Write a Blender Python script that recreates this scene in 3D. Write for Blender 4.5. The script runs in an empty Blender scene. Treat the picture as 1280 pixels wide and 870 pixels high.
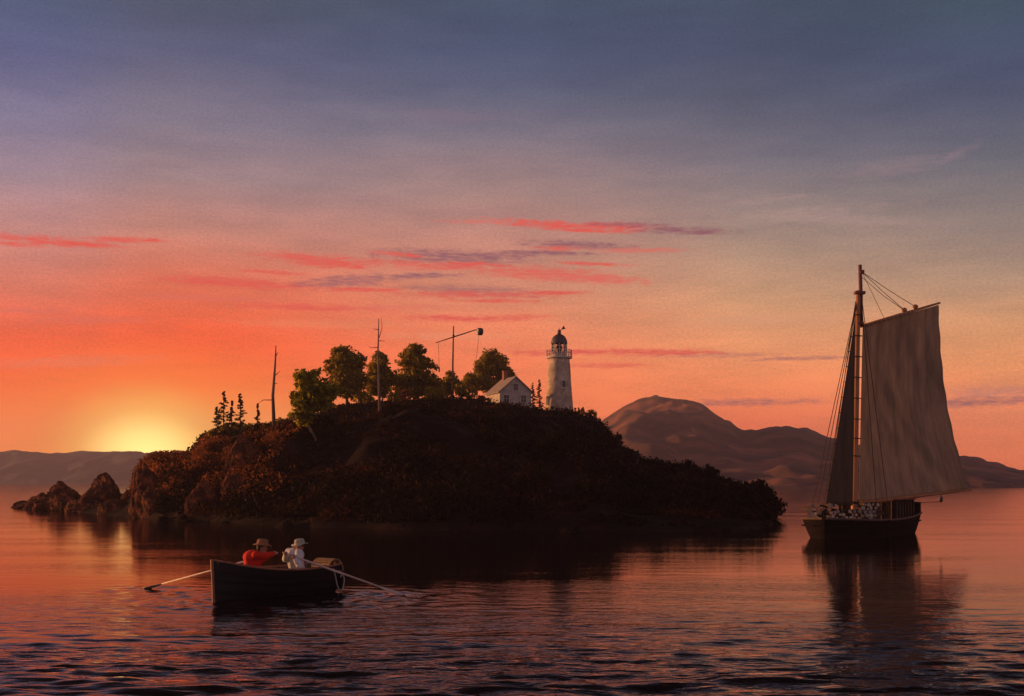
import bpy, bmesh, math, random
import numpy as np
from mathutils import Vector, Matrix, noise as mnoise

SC = bpy.context.scene
COL = SC.collection
R = math.radians
F, HOR, CAMZ = 1500.0, 601.0, 2.72          # focal length and horizon in photo pixels, eye height in metres

def P(px, py, Y):
    """world point seen at photo pixel (px, py) at distance Y"""
    return Vector(((px - 640) / F * Y, Y, CAMZ + (HOR - py) / F * Y))

def lin(c):
    out = []
    for v in c:
        v /= 255.0
        out.append(v / 12.92 if v <= 0.04045 else ((v + 0.055) / 1.055) ** 2.4)
    return out

# ------------------------------------------------------------------ camera
cam_d = bpy.data.cameras.new('camera')
cam = bpy.data.objects.new('camera', cam_d); COL.objects.link(cam)
cam.location = (0, 0, CAMZ); cam.rotation_euler = (R(90), 0, 0)
cam_d.sensor_width = 36; cam_d.lens = 36 * F / 1280
cam_d.shift_y = (HOR - 435) / 1280
cam_d.clip_start = 0.1; cam_d.clip_end = 9000
SC.camera = cam
SC.view_settings.view_transform = 'Standard'
SC.view_settings.look = 'None'
SC.view_settings.exposure = 0.0
SC.view_settings.gamma = 1.0
SC.view_settings.use_curve_mapping = False
SC.cycles.use_denoising = True
SC.cycles.max_bounces = 6
SC.cycles.diffuse_bounces = 2
SC.cycles.glossy_bounces = 3
SC.cycles.transmission_bounces = 4
SC.cycles.volume_bounces = 1
SC.cycles.transparent_max_bounces = 8
SC.cycles.caustics_reflective = False
SC.cycles.caustics_refractive = False

SUN_AZ, SUN_EL = -72.0, 4.2                 # degrees: left of the view and beyond, just above the hills

# ------------------------------------------------------------------ world
world = bpy.data.worlds.new('World'); SC.world = world; world.use_nodes = True
def build_world():
    nt = world.node_tree; N = nt.nodes; L = nt.links
    for n in list(N): N.remove(n)
    out = N.new('ShaderNodeOutputWorld'); bg = N.new('ShaderNodeBackground')
    L.new(bg.outputs[0], out.inputs[0])
    tc = N.new('ShaderNodeTexCoord')
    sep = N.new('ShaderNodeSeparateXYZ'); L.new(tc.outputs['Generated'], sep.inputs[0])
    def math_(op, a, b=None, c=None):
        m = N.new('ShaderNodeMath'); m.operation = op
        for i, v in enumerate((a, b, c)):
            if v is None: continue
            if hasattr(v, 'links'): L.new(v, m.inputs[i])
            else: m.inputs[i].default_value = v
        return m.outputs[0]
    def mix(fac, a, b, mode='MIX'):
        m = N.new('ShaderNodeMix'); m.data_type = 'RGBA'; m.blend_type = mode
        for sock, v in ((m.inputs[0], fac), (m.inputs[6], a), (m.inputs[7], b)):
            if hasattr(v, 'links'): L.new(v, sock)
            elif isinstance(v, (int, float)): sock.default_value = v
            else: sock.default_value = (*v, 1)
        return m.outputs[2]
    def rng(v, a, b, c=0.0, d=1.0, t='LINEAR'):
        m = N.new('ShaderNodeMapRange'); m.interpolation_type = t; m.clamp = True
        L.new(v, m.inputs[0])
        for i, q in enumerate((a, b, c, d)): m.inputs[i + 1].default_value = q
        return m.outputs[0]
    x, y, z = sep.outputs
    az = math_('MULTIPLY', math_('ARCTAN2', x, y), 180 / math.pi)
    hyp = math_('SQRT', math_('ADD', math_('MULTIPLY', x, x), math_('MULTIPLY', y, y)))
    el = math_('MULTIPLY', math_('ARCTAN2', z, hyp), 180 / math.pi)
    pos = N.new('ShaderNodeCombineXYZ'); L.new(az, pos.inputs[0]); L.new(el, pos.inputs[1])
    def ang(px, py):
        a = math.atan((px - 640) / F)
        return math.degrees(a), math.degrees(math.atan((HOR - py) / F * math.cos(a)))
    def ramp(px, stops):
        r = N.new('ShaderNodeValToRGB'); cr = r.color_ramp; cr.interpolation = 'EASE' if False else 'LINEAR'
        L.new(rng(el, -2, 92), r.inputs[0])
        tone = lambda py, c: [max(4, v - d * max(0.0, 1 - py / 420) + e * min(1, max(0.0, (py - 230) / 260))) for v, d, e in zip(c, (9, -10, -5), (20, 6, -9))]
        pts = sorted([(ang(px, py)[1], lin(tone(py, c))) for py, c in stops], key=lambda p: p[0])
        pts.append((28, lin((50, 44, 50)))); pts.append((45, lin((38, 33, 35)))); pts.append((90, lin((30, 32, 48))))
        while len(cr.elements) < len(pts): cr.elements.new(0.5)
        for e, (d, c) in zip(cr.elements, pts):
            e.position = (d + 2) / 94; e.color = (*c, 1)
        return r.outputs[0]
    r1 = ramp(30, [(0, (80, 80, 118)), (60, (90, 85, 130)), (150, (130, 113, 145)), (220, (160, 128, 143)), (290, (192, 128, 126)),
                   (350, (208, 114, 102)), (420, (228, 86, 58)), (480, (240, 84, 46)), (540, (247, 104, 52)), (600, (246, 112, 60))])
    r2 = ramp(210, [(0, (76, 72, 100)), (60, (88, 81, 117)), (150, (128, 110, 132)), (220, (158, 124, 131)), (290, (194, 125, 115)),
                    (350, (217, 105, 84)), (420, (234, 86, 52)), (480, (246, 100, 46)), (530, (243, 138, 72)), (600, (244, 148, 76))])
    r3 = ramp(650, [(0, (68, 70, 100)), (60, (73, 73, 108)), (110, (89, 86, 117)), (170, (125, 108, 126)), (240, (164, 125, 125)),
                    (300, (188, 128, 120)), (350, (202, 132, 114)), (400, (224, 130, 102)), (450, (234, 122, 90)), (500, (238, 120, 80)), (600, (240, 118, 76))])
    r4 = ramp(930, [(0, (66, 66, 95)), (60, (68, 67, 99)), (130, (85, 81, 106)), (200, (119, 106, 121)), (260, (147, 124, 124)),
                    (320, (170, 138, 124)), (380, (198, 149, 119)), (430, (224, 150, 113)), (480, (236, 136, 98)), (540, (240, 112, 80)), (600, (236, 108, 78))])
    r5 = ramp(1250, [(0, (62, 68, 91)), (60, (68, 70, 103)), (130, (80, 78, 107)), (200, (106, 100, 114)), (280, (139, 121, 121)),
                     (350, (170, 140, 124)), (400, (203, 150, 116)), (450, (229, 153, 110)), (500, (228, 136, 104)), (560, (240, 128, 90)), (600, (236, 120, 86))])
    c = mix(rng(az, -22.1, -16, t='SMOOTHSTEP'), r1, r2)
    c = mix(rng(az, -15, 0.4, t='SMOOTHSTEP'), c, r3)
    c = mix(rng(az, 0.4, 10.9), c, r4)
    c = mix(rng(az, 10.9, 22.1), c, r5)
    # the eastern half of the sky, behind the viewer: pinkish dusk, brightened to lift the shaded sides
    bk = N.new('ShaderNodeValToRGB'); cr = bk.color_ramp
    L.new(rng(el, 0, 90), bk.inputs[0])
    cr.elements[0].color = (*lin((176, 142, 138)), 1); cr.elements[1].color = (*lin((38, 42, 70)), 1)
    e = cr.elements.new(0.12); e.color = (*lin((158, 132, 142)), 1)
    e = cr.elements.new(0.35); e.color = (*lin((104, 94, 116)), 1)
    aaz = math_('ABSOLUTE', az)
    c = mix(rng(aaz, 35, 110, t='SMOOTHSTEP'), c, bk.outputs[0])
    # mottled high haze
    st = N.new('ShaderNodeMapping'); L.new(pos.outputs[0], st.inputs[0]); st.inputs['Scale'].default_value = (0.16, 0.75, 1)
    nz = N.new('ShaderNodeTexNoise'); nz.inputs['Scale'].default_value = 1.0; nz.inputs['Detail'].default_value = 7; nz.inputs['Roughness'].default_value = 0.62
    L.new(st.outputs[0], nz.inputs['Vector'])
    c = mix(1.0, c, mix(rng(nz.outputs[0], 0.3, 0.7), (1.16, 1.12, 1.08), (0.85, 0.89, 0.92)), 'MULTIPLY')
    st2 = N.new('ShaderNodeMapping'); L.new(pos.outputs[0], st2.inputs[0]); st2.inputs['Scale'].default_value = (7.0, 11.0, 1)
    nf = N.new('ShaderNodeTexNoise'); nf.inputs['Scale'].default_value = 1.0; nf.inputs['Detail'].default_value = 5; nf.inputs['Roughness'].default_value = 0.8
    L.new(st2.outputs[0], nf.inputs['Vector'])
    c = mix(1.0, c, mix(rng(nf.outputs[0], 0.3, 0.7), (1.22, 1.21, 1.20), (0.81, 0.82, 0.83)), 'MULTIPLY')
    # glow where the sun has just gone behind the hills
    def ellipse(px, py, rx, ry, rot=0.0, warp=None, w=0.0):
        ca, ce = ang(px, py)
        m = N.new('ShaderNodeMapping'); m.vector_type = 'TEXTURE'
        k = math.degrees(1 / F)
        m.inputs['Location'].default_value = (ca, ce, 0)
        m.inputs['Rotation'].default_value = (0, 0, R(rot))
        m.inputs['Scale'].default_value = (rx * k, ry * k, 1)
        L.new(pos.outputs[0], m.inputs[0])
        v = N.new('ShaderNodeVectorMath'); v.operation = 'LENGTH'; L.new(m.outputs[0], v.inputs[0])
        d = v.outputs['Value']
        if warp is not None: d = math_('ADD', d, math_('MULTIPLY', warp, w))
        return d
    g = ellipse(180, 572, 330, 150)
    c = mix(math_('MULTIPLY', math_('POWER', rng(g, 1, 0, 0, 1), 1.4), 0.80), c, lin((255, 170, 58)))
    g = ellipse(184, 568, 128, 98)
    c = mix(math_('MULTIPLY', rng(g, 1, 0.05, 0, 1, 'SMOOTHSTEP'), 0.95), c, (1.35, 0.80, 0.17))
    g = ellipse(182, 568, 84, 58)
    c = mix(math_('MULTIPLY', rng(g, 1, 0.0, 0, 1, 'SMOOTHSTEP'), 0.95), c, (2.1, 1.5, 0.46))
    # streaks of cloud: one noise warps every edge
    st3 = N.new('ShaderNodeMapping'); L.new(pos.outputs[0], st3.inputs[0]); st3.inputs['Scale'].default_value = (1.15, 5.2, 1)
    wn = N.new('ShaderNodeTexNoise'); wn.inputs['Scale'].default_value = 1.0; wn.inputs['Detail'].default_value = 8; wn.inputs['Roughness'].default_value = 0.74
    L.new(st3.outputs[0], wn.inputs['Vector'])
    warp = math_('SUBTRACT', wn.outputs[0], 0.5)
    sm2 = N.new('ShaderNodeMapping'); L.new(pos.outputs[0], sm2.inputs[0]); sm2.inputs['Scale'].default_value = (1.6, 11, 1)
    tn = N.new('ShaderNodeTexNoise'); tn.inputs['Scale'].default_value = 1.0; tn.inputs['Detail'].default_value = 6; tn.inputs['Roughness'].default_value = 0.7
    L.new(sm2.outputs[0], tn.inputs['Vector']); torn = rng(tn.outputs[0], 0.34, 0.58, 0.25, 1.15)
    red, pink, purp, mau = (226, 84, 74), (222, 104, 92), (140, 88, 100), (150, 112, 122)
    streaks = [
        (770, 284, 60, 7, -2, red, .85), (690, 281, 85, 6, -4, red, .8), (600, 277, 60, 3, 0, pink, .6), (850, 288, 70, 5, -2, purp, .75), (790, 281, 60, 4, -2, purp, .6),
        (720, 306, 85, 6, -3, purp, .7), (800, 313, 70, 4, -1, pink, .6), (700, 311, 40, 4, 0, red, .6),
        (395, 325, 80, 8, -3, red, .75), (430, 332, 45, 5, 0, red, .75), (560, 322, 105, 11, -2, purp, .75), (530, 332, 90, 6, -3, red, .6), (640, 318, 60, 6, 2, purp, .6),
        (300, 354, 110, 7, -2, red, .8), (430, 352, 70, 9, 3, purp, .6), (680, 342, 120, 10, -4, red, .6), (735, 348, 80, 5, -4, pink, .7), (600, 364, 110, 8, -2, purp, .5), (560, 368, 80, 5, 0, red, .55), (640, 368, 90, 5, 0, red, .5),
        (380, 384, 110, 5, -1, red, .7), (250, 372, 130, 5, 0, pink, .4), (500, 384, 90, 4, 1, pink, .4), (570, 398, 90, 5, -1, red, .75), (650, 396, 50, 4, 0, red, .6), (760, 350, 60, 5, -3, pink, .6),
        (60, 301, 85, 6, -1, red, .8), (160, 300, 55, 4, 2, red, .75), (20, 305, 40, 4, 0, red, .7), (30, 388, 60, 4, 3, pink, .5), (120, 400, 80, 5, 3, pink, .4),
        (690, 441, 70, 4, 0, red, .65), (800, 440, 110, 5, -1, red, .75), (760, 457, 60, 4, 0, red, .6), (900, 444, 90, 4, 0, purp, .35),
        (930, 503, 110, 5, 0, purp, .55), (1230, 502, 90, 6, 1, purp, .6), (1180, 506, 40, 4, 0, purp, .4), (1240, 490, 60, 8, 0, mau, .35),
        (1000, 268, 130, 10, 2, (182, 150, 142), .32), (1120, 208, 80, 11, 6, (154, 128, 132), .28), (960, 250, 60, 6, 4, (178, 146, 140), .3), (1192, 194, 36, 5, 24, (150, 126, 134), .28),
        (560, 145, 70, 8, -3, (122, 108, 128), .5), (1060, 275, 110, 6, -5, (178, 148, 140), .35), (950, 400, 140, 8, 0, (222, 158, 122), .35), (90, 452, 120, 8, 4, (236, 124, 92), .4),
        (400, 405, 120, 6, 0, (236, 140, 100), .35), (560, 420, 100, 6, 0, (238, 150, 110), .35)]
    streaks += [(500, 318, 40, 3, -4, red, .9), (585, 330, 50, 3, -2, red, .9), (690, 316, 60, 3, -1, purp, .8), (740, 330, 50, 3, -3, red, .8), (520, 345, 60, 4, 2, purp, .7), (455, 362, 60, 3, 0, red, .9),
                (620, 376, 60, 3, 0, red, .8), (700, 366, 40, 3, 0, red, .8), (340, 340, 50, 3, -2, red, .7), (250, 352, 50, 3, 0, red, .8), (110, 306, 40, 3, 0, red, .9), (880, 291, 30, 2.5, -3, purp, .9), (730, 288, 50, 2.5, -2, red, 1),
                (850, 441, 60, 2.5, 0, red, .8), (1000, 448, 80, 3, 0, purp, .5), (720, 440, 40, 2.5, 0, red, .9)]
    for (px, py, rx, ry, rot, colr, s) in streaks:
        s = min(1.0, s * 1.2)
        d = ellipse(px, py, rx * 1.12, ry * 1.2, rot, warp, 2.4)
        c = mix(math_('MULTIPLY', rng(d, 1.05, 0.2, 0, 1, 'SMOOTHSTEP'), math_('MULTIPLY', torn, s)), c, lin(colr))
    # the physical sky adds a little of its own light
    sky = N.new('ShaderNodeTexSky'); sky.sky_type = 'NISHITA'; sky.sun_disc = False
    sky.sun_elevation = R(SUN_EL); sky.sun_rotation = R(SUN_AZ); sky.dust_density = 3.0
    sm = mix(1.0, sky.outputs[0], (0.003, 0.003, 0.003), 'MULTIPLY')
    c = mix(1.0, c, sm, 'ADD')
    # nothing glows below the horizon
    c = mix(rng(el, -6, -1), (0.02, 0.014, 0.016), c)
    L.new(c, bg.inputs[0]); bg.inputs[1].default_value = 1.0
build_world()

sun_d = bpy.data.lights.new('sun', 'SUN'); sun = bpy.data.objects.new('sun', sun_d); COL.objects.link(sun)
sun_d.energy = 5.0; sun_d.angle = R(0.5); sun_d.color = (1.0, 0.46, 0.17)
sv = Vector((math.sin(R(SUN_AZ)) * math.cos(R(SUN_EL)), math.cos(R(SUN_AZ)) * math.cos(R(SUN_EL)), math.sin(R(SUN_EL))))
sun.rotation_euler = sv.to_track_quat('Z', 'Y').to_euler()

# ------------------------------------------------------------------ materials
MATS = {}
def mat(name, c1, c2=None, scale=3.0, rough=0.8, bump=0.0, bscale=None, spec=0.3, metallic=0.0, translucent=0.0, island=0.0, detail=6, stretch=(1, 1, 1), c3=None):
    if name in MATS: return MATS[name]
    m = bpy.data.materials.new(name); m.use_nodes = True; MATS[name] = m
    nt = m.node_tree; N = nt.nodes; L = nt.links
    b = N['Principled BSDF']; b.inputs['Roughness'].default_value = rough
    b.inputs['Specular IOR Level'].default_value = spec; b.inputs['Metallic'].default_value = metallic
    tc = N.new('ShaderNodeTexCoord'); mp = N.new('ShaderNodeMapping'); mp.inputs['Scale'].default_value = stretch
    L.new(tc.outputs['Object'], mp.inputs[0])
    nz = N.new('ShaderNodeTexNoise'); nz.inputs['Scale'].default_value = scale; nz.inputs['Detail'].default_value = detail; nz.inputs['Roughness'].default_value = 0.62
    L.new(mp.outputs[0], nz.inputs['Vector'])
    r = N.new('ShaderNodeValToRGB'); L.new(nz.outputs[0], r.inputs[0])
    r.color_ramp.elements[0].position = 0.32; r.color_ramp.elements[1].position = 0.68
    r.color_ramp.elements[0].color = (*c1, 1); r.color_ramp.elements[1].color = (*(c2 or c1), 1)
    if c3: e = r.color_ramp.elements.new(0.5); e.color = (*c3, 1)
    col = r.outputs[0]
    if island:
        g = N.new('ShaderNodeNewGeometry'); mr = N.new('ShaderNodeMapRange')
        L.new(g.outputs['Random Per Island'], mr.inputs[0]); mr.inputs[3].default_value = 1 - island; mr.inputs[4].default_value = 1 + island
        mx = N.new('ShaderNodeMix'); mx.data_type = 'RGBA'; mx.blend_type = 'MULTIPLY'; mx.inputs[0].default_value = 1
        L.new(col, mx.inputs[6]); L.new(mr.outputs[0], mx.inputs[7]); col = mx.outputs[2]
    L.new(col, b.inputs['Base Color'])
    if bump:
        n2 = N.new('ShaderNodeTexNoise'); n2.inputs['Scale'].default_value = bscale or scale * 3; n2.inputs['Detail'].default_value = 8
        L.new(mp.outputs[0], n2.inputs['Vector'])
        bp = N.new('ShaderNodeBump'); bp.inputs['Strength'].default_value = min(1.0, bump); bp.inputs['Distance'].default_value = 0.08 * bump
        L.new(n2.outputs[0], bp.inputs['Height']); L.new(bp.outputs[0], b.inputs['Normal'])
    if translucent:
        t = N.new('ShaderNodeBsdfTranslucent'); L.new(col, t.inputs['Color'])
        ms = N.new('ShaderNodeMixShader'); ms.inputs[0].default_value = translucent
        L.new(b.outputs[0], ms.inputs[1]); L.new(t.outputs[0], ms.inputs[2])
        L.new(ms.outputs[0], N['Material Output'].inputs[0])
    return m

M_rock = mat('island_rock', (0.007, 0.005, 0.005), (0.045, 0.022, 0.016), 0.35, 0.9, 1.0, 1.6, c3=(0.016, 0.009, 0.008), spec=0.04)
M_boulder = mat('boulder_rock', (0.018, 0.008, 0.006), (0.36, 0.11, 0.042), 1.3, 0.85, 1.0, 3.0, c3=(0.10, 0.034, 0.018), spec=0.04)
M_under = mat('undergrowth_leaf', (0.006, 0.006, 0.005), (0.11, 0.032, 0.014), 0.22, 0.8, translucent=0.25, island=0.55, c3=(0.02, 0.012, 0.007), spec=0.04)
M_sunlit_bracken = mat('sunlit_bracken_leaf', (0.07, 0.022, 0.010), (0.46, 0.15, 0.045), 0.42, 0.8, translucent=0.35, island=0.5, spec=0.04)  # rusty leaves, with the bluff's orange sunlight put into the colour
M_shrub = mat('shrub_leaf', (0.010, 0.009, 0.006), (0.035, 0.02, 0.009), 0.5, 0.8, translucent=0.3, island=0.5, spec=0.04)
M_leaf = mat('tree_leaf', (0.20, 0.17, 0.02), (0.50, 0.32, 0.04), 0.7, 0.75, translucent=0.55, island=0.5, spec=0.04)
M_leafy = mat('yellow_green_leaf', (0.18, 0.18, 0.02), (0.45, 0.34, 0.04), 0.7, 0.75, translucent=0.55, island=0.5, spec=0.04)
M_needle = mat('conifer_needle', (0.03, 0.026, 0.012), (0.07, 0.05, 0.02), 1.0, 0.8, translucent=0.2, island=0.4, spec=0.04)
M_bark = mat('bark', (0.09, 0.055, 0.04), (0.20, 0.13, 0.095), 4, 0.9, 0.6, 12, stretch=(1, 1, 0.25))
M_stem = mat('shrub_stem', (0.012, 0.008, 0.006), (0.03, 0.02, 0.015), 4, 0.9, spec=0.04)
M_deadwood = mat('dead_wood', (0.14, 0.09, 0.07), (0.30, 0.20, 0.15), 3, 0.85, 0.5, 10, stretch=(1, 1, 0.2))
M_stone = mat('lighthouse_stone', (0.34, 0.24, 0.16), (0.78, 0.62, 0.45), 1.1, 0.9, 1.0, 3.5, spec=0.1, c3=(0.54, 0.41, 0.29))
M_stone2 = mat('gallery_stone', (0.58, 0.48, 0.38), (0.76, 0.65, 0.53), 3, 0.8, 0.3)
M_white = mat('white_paint', (0.40, 0.32, 0.25), (0.68, 0.58, 0.48), 1.4, 0.8, 0.15, spec=0.15)
M_shingle = mat('roof_shingle', (0.26, 0.2, 0.17), (0.42, 0.34, 0.29), 3, 0.85, 0.6, 8)
M_brick = mat('chimney_brick', (0.28, 0.1, 0.07), (0.4, 0.16, 0.1), 6, 0.85)
M_dome = mat('dome_metal', (0.045, 0.04, 0.042), (0.09, 0.075, 0.07), 3, 0.5, spec=0.5)
M_iron = mat('dark_iron', (0.03, 0.026, 0.026), (0.06, 0.05, 0.05), 5, 0.55, spec=0.5)
M_pane = mat('dark_pane', (0.02, 0.018, 0.02), (0.04, 0.032, 0.032), 3, 0.12, spec=0.5)
M_hull = mat('sloop_hull', (0.009, 0.007, 0.008), (0.022, 0.014, 0.012), 1.6, 0.8, 0.4, 6, stretch=(0.3, 0.3, 3), spec=0.04)
M_deck = mat('deck_plank', (0.10, 0.06, 0.042), (0.18, 0.11, 0.08), 3, 0.8)
M_spar = mat('varnished_spar', (0.40, 0.15, 0.06), (0.58, 0.25, 0.10), 2, 0.45, 0.2, 8, stretch=(1, 1, 0.1))
M_topmast = mat('dark_spar', (0.16, 0.06, 0.045), (0.26, 0.10, 0.07), 2, 0.5, stretch=(1, 1, 0.1))
M_rope = mat('tarred_rope', (0.07, 0.04, 0.03), (0.13, 0.075, 0.055), 8, 0.9)
M_rope2 = mat('pale_rope', (0.45, 0.38, 0.34), (0.62, 0.55, 0.5), 8, 0.9)
M_bark2 = mat('log_bark', (0.06, 0.038, 0.03), (0.13, 0.08, 0.06), 6, 0.9, spec=0.04)
M_cut = mat('log_cut_end', (0.40, 0.30, 0.20), (0.66, 0.52, 0.37), 6, 0.8)
M_cut2 = mat('weathered_log_end', (0.26, 0.2, 0.15), (0.42, 0.34, 0.27), 6, 0.85)
M_row = mat('rowboat_paint', (0.008, 0.008, 0.010), (0.020, 0.016, 0.017), 2.5, 0.6, 0.3, 10, stretch=(0.4, 0.4, 3))
M_rail = mat('gunwale_wood', (0.30, 0.11, 0.06), (0.44, 0.18, 0.10), 4, 0.55)
M_inner = mat('boat_inner_wood', (0.14, 0.075, 0.04), (0.24, 0.14, 0.08), 4, 0.75)
M_oar = mat('oar_wood', (0.62, 0.42, 0.33), (0.80, 0.60, 0.48), 5, 0.5)
M_red = mat('red_shirt', (0.68, 0.022, 0.012), (0.90, 0.05, 0.022), 7, 0.85, 0.5, 20)
M_shirt = mat('white_shirt', (0.62, 0.60, 0.56), (0.80, 0.78, 0.74), 7, 0.85, 0.5, 20)
M_trous = mat('dark_trousers', (0.035, 0.025, 0.025), (0.07, 0.05, 0.045), 7, 0.9)
M_skin = mat('skin', (0.46, 0.19, 0.11), (0.56, 0.25, 0.16), 12, 0.6)
M_felt = mat('brown_felt', (0.30, 0.13, 0.06), (0.44, 0.2, 0.09), 8, 0.9)
M_straw = mat('grey_straw', (0.42, 0.38, 0.28), (0.58, 0.53, 0.40), 14, 0.9)
M_hair = mat('dark_hair', (0.03, 0.018, 0.012), (0.06, 0.035, 0.02), 20, 0.7)
M_wicker = mat('trap_wood', (0.26, 0.15, 0.08), (0.40, 0.25, 0.13), 6, 0.85)
M_lens = mat('pale_barrel', (0.5, 0.42, 0.38), (0.7, 0.6, 0.55), 3, 0.5)

def sail_mat(name='sail_canvas', dark=1.0):
    m = bpy.data.materials.new(name); m.use_nodes = True
    nt = m.node_tree; N = nt.nodes; L = nt.links; b = N['Principled BSDF']
    b.inputs['Roughness'].default_value = 0.9; b.inputs['Specular IOR Level'].default_value = 0.1
    tc = N.new('ShaderNodeTexCoord'); mp = N.new('ShaderNodeMapping'); L.new(tc.outputs['UV'], mp.inputs[0])
    mp.inputs['Scale'].default_value = (11, 4.0, 1)
    nz = N.new('ShaderNodeTexNoise'); nz.inputs['Scale'].default_value = 1.0; nz.inputs['Detail'].default_value = 8; nz.inputs['Roughness'].default_value = 0.6
    L.new(mp.outputs[0], nz.inputs['Vector'])
    r = N.new('ShaderNodeValToRGB'); L.new(nz.outputs[0], r.inputs[0])
    r.color_ramp.elements[0].position = 0.3; r.color_ramp.elements[1].position = 0.72
    r.color_ramp.elements[0].color = (0.31 * dark, 0.245 * dark, 0.18 * dark, 1); r.color_ramp.elements[1].color = (0.56 * dark, 0.44 * dark, 0.33 * dark, 1)
    wv = N.new('ShaderNodeTexWave'); wv.wave_type = 'BANDS'; wv.bands_direction = 'X'
    wv.inputs['Scale'].default_value = 3.0; wv.inputs['Distortion'].default_value = 0.25
    L.new(tc.outputs['UV'], wv.inputs['Vector'])
    wr = N.new('ShaderNodeValToRGB'); L.new(wv.outputs['Fac'], wr.inputs[0])
    wr.color_ramp.elements[0].position = 0.0; wr.color_ramp.elements[0].color = (0.86, 0.86, 0.86, 1)
    wr.color_ramp.elements[1].position = 0.07; wr.color_ramp.elements[1].color = (1, 1, 1, 1)
    mx = N.new('ShaderNodeMix'); mx.data_type = 'RGBA'; mx.blend_type = 'MULTIPLY'; mx.inputs[0].default_value = 1
    L.new(r.outputs[0], mx.inputs[6]); L.new(wr.outputs[0], mx.inputs[7])
    L.new(mx.outputs[2], b.inputs['Base Color'])
    bp = N.new('ShaderNodeBump'); bp.inputs['Strength'].default_value = 0.5; bp.inputs['Distance'].default_value = 0.08
    L.new(nz.outputs[0], bp.inputs['Height']); L.new(bp.outputs[0], b.inputs['Normal'])
    t = N.new('ShaderNodeBsdfTranslucent'); L.new(mx.outputs[2], t.inputs['Color'])
    ms = N.new('ShaderNodeMixShader'); ms.inputs[0].default_value = 0.42
    L.new(b.outputs[0], ms.inputs[1]); L.new(t.outputs[0], ms.inputs[2]); L.new(ms.outputs[0], N['Material Output'].inputs[0])
    return m
M_sail = sail_mat(); M_jib = sail_mat('tanned_canvas', 0.36)

def glass_mat():
    m = bpy.data.materials.new('lantern_glass'); m.use_nodes = True
    b = m.node_tree.nodes['Principled BSDF']
    b.inputs['Base Color'].default_value = (0.9, 0.88, 0.85, 1); b.inputs['Roughness'].default_value = 0.05
    b.inputs['IOR'].default_value = 1.1; b.inputs['Transmission Weight'].default_value = 1.0
    return m
M_glass = glass_mat()

# ------------------------------------------------------------------ mesh helpers
WM = {}                                       # world matrix of each empty, known before the depsgraph is
def empty(name, loc, rotz=0.0, label=None, cat=None, group=None):
    o = bpy.data.objects.new(name, None); COL.objects.link(o)
    o.empty_display_size = 0.3
    o.location = loc; o.rotation_euler = (0, 0, rotz)
    WM[o.name] = Matrix.Translation(Vector(loc)) @ Matrix.Rotation(rotz, 4, 'Z')
    if label: tag(o, label, cat, group)
    return o
def tag(o, label=None, cat=None, group=None, kind=None):
    if label: o['label'] = label
    if cat: o['category'] = cat
    if group: o['group'] = group
    if kind: o['kind'] = kind
    return o

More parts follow.
